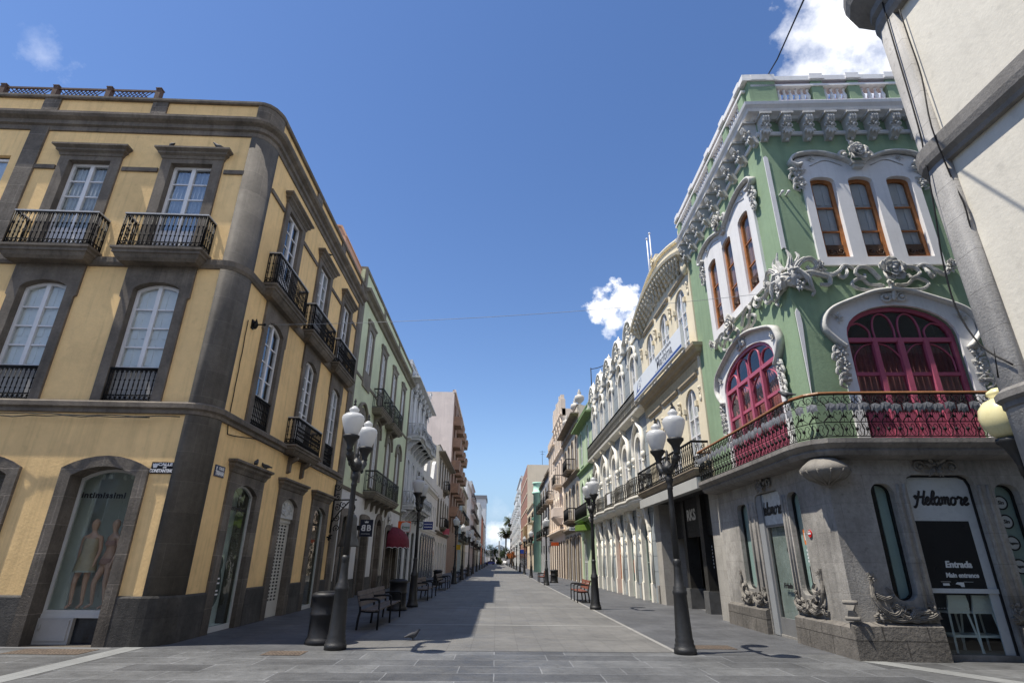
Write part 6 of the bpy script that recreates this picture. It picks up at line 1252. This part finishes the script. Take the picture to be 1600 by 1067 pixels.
# brown balcony tower
tw=mat('pale_rose_gable_wall',(.78,.67,.6),.9,.06,.6,.15,12,.12); tb=mat('brown_brick_tile',(.3,.19,.135),.8,.12,1.5,.25,30,.2,brick=(.6,.25,.01,'wall',.1,.8))
TB=building('brown_balcony_tower','tall modern block with blank pale side wall and brown tiled balconies',-8,75,96); o=TB
shell(o,[(-6.45,75),(-6.45,96),(-19,96),(-19,75)],0,23.8,tw,(0,)); F=LF(75,96)
hs=[arch(2.3+k*5.4,4.6+k*5.4,5.2+f*3.1,7.2+f*3.1) for f in range(6) for k in range(4)]
b=MB(); b.wall(0,21,0,23.8,hs,0,.3); ob('wall',b,tb,o,F.M); b=MB(); b.sweep([(0,-.02),(0,0),(21,0),(21,-.02)],[(-.3,23.7),(.2,23.7),(.2,24.1),(-.3,24.2)]); ob('coping',b,tw,o,F.M)
for f in range(6):
    for k in range(4):
        window(o,F.at(3.45+k*5.4,-.25,5.2+f*3.1),2.28,1.98,0,False,2,1,.08,fm=mat('bronze_window_frame',(.06,.045,.035),.4,.1,3),back='dark')
        if f>0:
            if 'tbal' not in SM: b=MB(); b.loft([[(-1.6,0,0),(-1.3,.95,0),(1.3,.95,0),(1.6,0,0)],[(-1.7,0,1.25),(-1.4,1.1,1.25),(1.4,1.1,1.25),(1.7,0,1.25)]],True,False); SM['tbal']=b.mesh('balcony',tb)
            ob('balcony',SM['tbal'],None,o,F.at(3.45+k*5.4+.0,0,3.95+f*3.1))
# further left houses
spec=[('bluish_grey_house','blue grey three storey house beyond the brown tower',96,104,12.6,(.3,.34,.38),3,'panel'),('ochre_grey_house','ochre grey house with pointed parapet past the bluish house',104,119,14.2,(.4,.36,.28),4,'plain'),
 ('bright_white_block','bright white block with plain stepped top on the left',119,137,17.4,(.7,.7,.69),4,None),('tall_pale_grey_block','tall pale grey block with narrow front on the left',137,155,19.6,(.55,.56,.57),4,'panel'),
 ('dark_balconied_house','dark house covered in balconies on the shaded left',155,180,17.3,(.2,.19,.17),5,'plain'),('cream_far_house','cream house beyond the dark balconied house on left',180,205,15,(.5,.46,.38),5,'plain'),
 ('white_far_block','white block with flat roof slab far along left side',205,232,21,(.62,.62,.6),5,None),('terracotta_far_house','terracotta red house far along the left side',232,262,19,(.42,.13,.06),5,None),('tan_far_block','tan block at the far left end of street',262,300,18,(.45,.36,.27),6,None)]
for nm,lb,y0,y1,H,c,n,rl in spec:
    o=building(nm,lb,-6.5,y0,y1); m_=mat(nm+'_wall',c,.88,.1,.8,.2,20,.25); nf=max(2,int((H-4.6)/3.7)); ff=[(4.7+k*3.7,2.3,1.1,0) for k in range(nf)]
    front(o,LF(y0,y1),ff,m_,trimg if c[0]<.5 else gw,H,n,back='dark',ground=(3.2,2.2,0),gback='dark',balc=tuple((k,tuple(((y1-y0)*(i+.5)/n-1.1,(y1-y0)*(i+.5)/n+1.1) for i in range(n)),.7) for k in range(nf)) if rl else (),rail=rl or 'plain',balb=0,bars=2,sur=c[0]>.3 and y0<200)
o=building('far_roof_tower','pale tower block with dark flat top slab far behind left houses',-7.5,305,330); b=MB(); b.box(-14,-6.3,-330,-305,0,32.5); ob('wall',b,mat('tower_wall',(.6,.6,.6),.9,.05,.4,.1),o); b=MB(); b.box(-14.6,-5.9,-330.6,-304.4,32.5,34.2); ob('roof_slab',b,mat('dark_roof_slab',(.2,.2,.21),.8,.1,1),o)
b=MB()
for k in range(9): b.box(-6.3,-6.25,-328,-307,5+k*3,6.4+k*3)
ob('window_bands',b,mat('blue_glass_band',(.12,.17,.22),.2,.1,1,.02),o)
# ================================================================== farther right side and the end of the street
spec=[('slate_balcony_house','narrow slate grey house with dark balconies past the pink oriel building',74,82.5,13.3,(.3,.31,.34),2,'plain'),('grey_shuttered_house','grey house with bay windows right before the mint building',82.5,91,13.0,(.42,.42,.42),2,'plain')]
for nm,lb,y0,y1,H,c,n,rl in spec:
    o=building(nm,lb,6.9,y0,y1); m_=mat(nm+'_wall',c,.88,.1,.8,.2,20,.25); ff=[(4.7+k*3.9,2.6,1.2,0) for k in range(2)]
    front(o,RF(y0,y1),ff,m_,browns,H,n,back='dark',ground=(3.2,2.2,0),gback='dark',balc=tuple((k,tuple(((y1-y0)*(i+.5)/n-1.2,(y1-y0)*(i+.5)/n+1.2) for i in range(n)),.75) for k in range(2)),rail=rl,balb=0,bars=2)
mint=mat('mint_green_paint',(.5,.82,.68),.8,.05,.8,.12,20,.1)
o=building('mint_round_tower_house','mint green house with a round corner tower and stacked balconies',6.9,91,105); F=RF(91,105)
front(o,F,[(4.7,2.5,1.1,0),(8.6,2.5,1.1,0)],mint,mint,12.2,4,back='dark',ground=(3.2,2.0,0),gback='dark',balc=((0,((9.0,13.2),(2,6)),.7),(1,((9.0,13.2),(2,6)),.7)),rail='plain',balb=0)
b=MB(); b.lathe([(.75,0),(.75,11.6),(.95,11.7),(.95,12.0),(.75,12.05),(.75,13.2),(.9,13.3),(.9,13.5),(.0,13.55)],13.6,.35,0,20); ob('round_tower',b,mint,o,F.M)
b=MB(); b.ball(12.8,.95,5.2,.3,.15,.22); ob('red_balcony_flowers',b,mat('crimson_flowers',(.55,.02,.06),.8,.3,9,.4),o,F.M)
o=building('peach_cream_house','peach and cream house with plant hung balconies beside mint tower',6.9,105,131)
front(o,RF(105,131),[(4.7,2.5,1.2,.4),(8.4,2.4,1.2,.4)],mat('peach_cream_wall',(.66,.55,.4),.88,.08,.8,.2,20,.2),ivory,12.4,6,back='dark',ground=(3.2,2.2,.2),gback='dark',balc=((0,((18,24),(9,15)),.8),(1,((18,24),),.8)),rail='plain',balb=0)
brick_=mat('red_brown_brick',(.32,.17,.125),.85,.12,1,.25,20,.15,brick=(.8,.3,.012,'wall',.08,.8)); bw=mat('beige_blank_wall',(.75,.64,.48),.9,.05,.5,.12,14,.12)
o=building('brick_front_block','tall block with blank beige side wall and plain brick street front',6.9,131,168); F=RF(131,168)
shell(o,[(6.88,168),(6.88,131),(22,131),(22,168)],0,22.8,bw,(0,)); b=MB(); b.wall(0,37,0,22.8,[],0,0); ob('wall',b,brick_,o,F.M)
b=MB(); 
for k in range(5): b.box(0,37,-.02,.1,6.0+k*3.4,6.25+k*3.4)
ob('floor_band',b,bw,o,F.M)
b=MB(); b.box(28,36.5,.05,.7,4.6,9.0); ob('slatted_screen',b,mat('tan_slatted_screen',(.33,.24,.13),.7,.15,2,.3,brick=(9,.2,.03,'wall',.05,.5)),o,F.M)
b=MB(); b.box(1,36,-.02,.1,.2,3.6); ob('shopfront_glazing',b,mat('dark_blue_glazing',(.05,.06,.075)),o,F.M)
b=MB(); b.box(13,15.5,-140,-136,22.8,24.6); b.box(9.5,12,-150,-145,22.8,23.8); ob('roof_room',b,white,o)
b=MB(); b.tube([(11,-138,22.8),(11,-138,27.5)],.05,5); b.tube([(10.4,-138,27.2),(11.8,-138,27.2)],.035,4); b.tube([(10.6,-138,26.6),(11.5,-138,26.6)],.035,4); ob('aerial',b,iron,o)
apw=mat('white_flats_render',(.64,.65,.64),.88,.05,.6,.15,20,.15)
for i,(y0,y1,H,lb) in enumerate(((168,200,25.4,'white flats with stacked balconies next to the brick block'),(200,232,23.6,'second block of white balconied flats beyond the brick block'),(232,268,21.4,'last block of white flats before the palm trees'))):
    o=building('balconied_flats',lb,6.9,y0,y1); nf=int((H-4.6)/3.2); n=6
    front(o,RF(y0,y1),[(4.8+k*3.2,1.9,2.2,0) for k in range(nf)],apw,apw,H,n,back='dark',ground=(3.4,3.6,0),gback='dark',sur=False,bars=1)
    F=RF(y0,y1)
    for f in range(nf):
        for k in range(n):
            if (f+k)%2==0:
                if 'fb' not in SM: b=MB(); b.box(-1.5,1.5,0,1.0,-.15,0); b.box(-1.5,1.5,.92,1.0,0,.95); b.box(-1.5,-1.42,0,1,0,.95); b.box(1.42,1.5,0,1,0,.95); SM['fb']=b.mesh('balcony',apw)
                ob('balcony',SM['fb'],None,o,F.at(F.L*(k+.5)/n,0,4.6+f*3.2))
# palms
frond=mat('palm_frond',(.07,.085,.025),.7,.3,2,.2); frond2=mat('dry_palm_frond',(.2,.14,.06),.8,.3,2,.2); bark=mat('palm_trunk',(.14,.1,.065),.9,.3,3,.6,12)
def palm(x,y,h,seed,label):
    r=random.Random(seed); t=thing('palm_tree',label,'palm tree',(x,y,0),'palm trees past the white flats'); M=T(x,y,0)
    b=MB(); b.lathe([(.55,0),(.42,1.5),(.38,h*.6),(.42,h-1.5),(.7,h-.6),(.5,h)],n=9); ob('trunk',b,bark,t,M)
    for nm,m_,n,e0,e1,Lr in (('crown',frond,60,-.35,1.3,4.6),('dead_fronds',frond2,26,-1.25,-.5,2.8)):
        b=MB()
        for k in range(n):
            a=r.uniform(0,2*pi); e=r.uniform(e0,e1); L_=Lr*r.uniform(.75,1.1); P=[]
            for i in range(7):
                s=i/6; el=e-1.5*s*s; P.append((P[-1][0]+cos(el)*L_/6,P[-1][1]+sin(el)*L_/6) if P else (.2,h))
            for i in range(6):
                (d0,z0),(d1,z1)=P[i],P[i+1]; wd=.75*sin(pi*(i+.9)/7)
                for sg in (-1,1):
                    for j in range(3):
                        q=(j+.2)/3; d=d0+(d1-d0)*q; z=z0+(z1-z0)*q; dx,dy=cos(a),sin(a); px,py=-dy*sg,dx*sg
                        b.add([(d*dx,d*dy,z),((d+.12)*dx,(d+.12)*dy,z+.02),((d+.42)*dx+px*wd,(d+.42)*dy+py*wd,z-.32*wd-.1),((d+.32)*dx+px*wd,(d+.32)*dy+py*wd,z-.32*wd-.14)],[(0,1,2,3)])
        ob(nm,b,m_,t,M)
palm(6.9,286,19.5,1,'tallest shaggy palm tree rising beside the white flats'); palm(4.6,296,14.5,2,'lower palm tree nearer the street end'); palm(8.6,300,16,3,'palm tree standing behind the tallest palm')
# trees at the end
leafm=[mat('dark_leaf_a',(.028,.05,.016),.7,.3,1,.1),mat('olive_leaf',(.06,.075,.03),.7,.3,1,.1),mat('orange_blossom',(.4,.13,.03),.8,.3,1,.1),mat('dark_cypress',(.014,.03,.012),.8,.3,1,.1)]
def tree(x,y,h,rx,m_,seed,label,ry=None,z0=.28,group='trees at the end of the street',n=2600,s=.34):
    r=random.Random(seed); t=thing('tree',label,'tree',(x,y,0),group); M=T(x,y,0); ry=ry or rx
    b=MB(); b.tube(cr([(0,0,0),(.1,0,h*.2),(0,.1,h*.45),(.05,0,h*.75)],3),[.05*rx+.12]*5+[.1]*5,7)
    for k in range(6): a=r.uniform(0,6.3); b.tube([(0,0,h*(.25+.06*k)),(rx*.4*cos(a),rx*.4*sin(a),h*(.45+.06*k)),(rx*.7*cos(a),rx*.7*sin(a),h*(.55+.06*k))],[.1,.06,.03],5)
    ob('trunk',b,bark,t,M); cl=[]
    for k in range(14):
        a=r.uniform(0,6.3); d=r.uniform(.1,.75)**.6; z=r.uniform(.15,.9); q=sin(pi*min(1,z*.9+.1)); cl.append((rx*d*cos(a)*q,ry*d*sin(a)*q,h*(z0+(1-z0)*z),rx*r.uniform(.28,.5)))
    b=MB()
    for k in range(n):
        c=r.choice(cl); v=Vector((r.gauss(0,1),r.gauss(0,1),r.gauss(0,1))).normalized()*c[3]*r.uniform(.5,1.05); p=Vector(c[:3])+v; e=Vector((r.gauss(0,1),r.gauss(0,1),r.gauss(0,1))).normalized(); f=e.cross(v).normalized(); s_=s*r.uniform(.6,1.3); b.add([tuple(p-e*s_*.5),tuple(p+f*s_*.35),tuple(p+e*s_*.5),tuple(p-f*s_*.35)],[(0,1,2,3)])
    ob('crown',b,m_,t,M)
tree(-1.0,262,6.8,1.3,leafm[3],5,'dark columnar cypress at the left of the arch',z0=.05); tree(4.4,275,7.5,3.0,leafm[0],6,'dark round tree just right of the far arch'); tree(2.3,330,9,4.5,leafm[1],7,'olive green tree centred behind the far arch'); tree(-3.5,335,10,4,leafm[0],8,'dark tree behind the far arch on the left',)
tree(5.0,196,4.6,1.5,leafm[2],9,'small orange blossoming street tree along the right',z0=.5,group=None,n=1600,s=.2); tree(5.0,182,4.0,1.2,leafm[2],10,'second smaller orange blossoming street tree, nearer camera',z0=.5,group=None,n=1200,s=.2); tree(1.2,250,2.4,1.6,leafm[1],12,'low olive shrub at middle of the street end',z0=.05,group=None)
AR=thing('street_arch','grey metal arch spanning the street end between the trees','arch',(1.2,258,0)); b=MB(); b.tube([(1.2+2.9*cos(a),-258,4.2+3.6*sin(a)) for a in [pi*k/18 for k in range(19)]],.22,6); ob('arch_rib',b,mat('grey_arch_metal',(.16,.17,.19),.5,.1,2),AR)
for s in (-1,1): b=MB(); b.tube([(1.2+s*2.9,-258,0),(1.2+s*2.9,-258,4.2)],.24,6); ob('leg',b,MATS['grey_arch_metal'],AR)
b=MB(); b.box(.9,1.5,-300.3,-299.7,0,11); b.box(.6,1.8,-300.6,-299.4,0,1.4); single('monument_column','slender pale stone column standing at the end of street','monument',b,mat('pale_column_stone',(.5,.47,.42),.9,.1,2))
# parked car at the end
def car(x,y,rz,label,cm):
    t=thing('parked_car',label,'car',(x,y,0),None,rz); M=T(x,y,0)@RZ(rz)
    b=MB(); b.sideprism([(-2.0,.35),(-2.05,.75),(-1.9,.95),(-1.1,1.0),(-.5,1.42),(.9,1.45),(1.6,1.0),(2.0,.9),(2.05,.4),(1.5,.28),(-1.5,.28)],-.82,.82); ob('body',b,cm,t,M)
    b=MB(); b.sideprism([(-.98,1.02),(-.47,1.36),(.86,1.38),(1.42,1.02)],-.835,.835); ob('windows',b,mat('car_glass',(.02,.025,.03),.1,.1,2,.01),t,M)
    for a in (-1.25,1.25):
        for s in (-1,1): b=MB(); b.tube([(s*.86,a,.32),(s*.66,a,.32)],.32,14,False); ob('wheel',b,iron,t,M)
car(-2.6,236,pi/2,'small blue car parked across the far end of street',mat('blue_car_paint',(.04,.06,.3),.25,.05,2,.01,spec=.6)); car(3.4,244,.1,'small white car parked at far end on right',mat('white_car_paint',(.6,.6,.6),.25,.05,2,.01,spec=.6))
o=building('street_end_block','pale building closing the view behind the far trees',0,380,410); b=MB(); b.box(-9,9,-400,-380,0,7.5); ob('wall',b,mat('far_pale_wall',(.55,.5,.45),.9,.08,.5),o); b=MB(); b.box(-9.4,9.4,-400.4,-379.6,7.5,7.9); ob('roof',b,MATS['far_pale_wall'],o)
# café parasols and small wall signs, far right
def panel_sign(label,x,y,z,w,h,c,nm):
    b=MB(); b.box(-w/2,w/2,-.04,.04,0,h); s=single('hanging_sign',label,'sign',b,mat(nm,c,.5,.1,4),T(x,y,z)); b=MB(); b.box(-w/2-.6 if x<0 else w/2,-w/2 if x<0 else w/2+.6,-.02,.02,h*.6,h*.7); ob('sign_arm',b,iron,s,T(x,y,z))
panel_sign('small orange red sign projecting under the pink stone balcony',6.1,61,3.1,.8,.35,(.6,.1,.02),'orange_red_panel'); panel_sign('white oval shop sign projecting past the pink buildings',5.9,70,3.3,.9,1.0,(.6,.6,.6),'white_panel'); panel_sign('small yellow and black sign on the left beyond aged cream house',-5.7,86,3.0,.7,.7,(.5,.33,.02),'yellow_panel'); panel_sign('pink and white sign beside the aged cream house balcony',-5.9,66,4.3,.9,.6,(.5,.1,.14),'pink_panel'); panel_sign('blue sign far along the sunny right side',6.0,140,3.2,1.0,.9,(.03,.08,.4),'blue_panel'); panel_sign('white projecting shop sign far along the shaded left',-5.6,120,5.2,1.6,2.2,(.6,.62,.64),'white_glossy_panel')
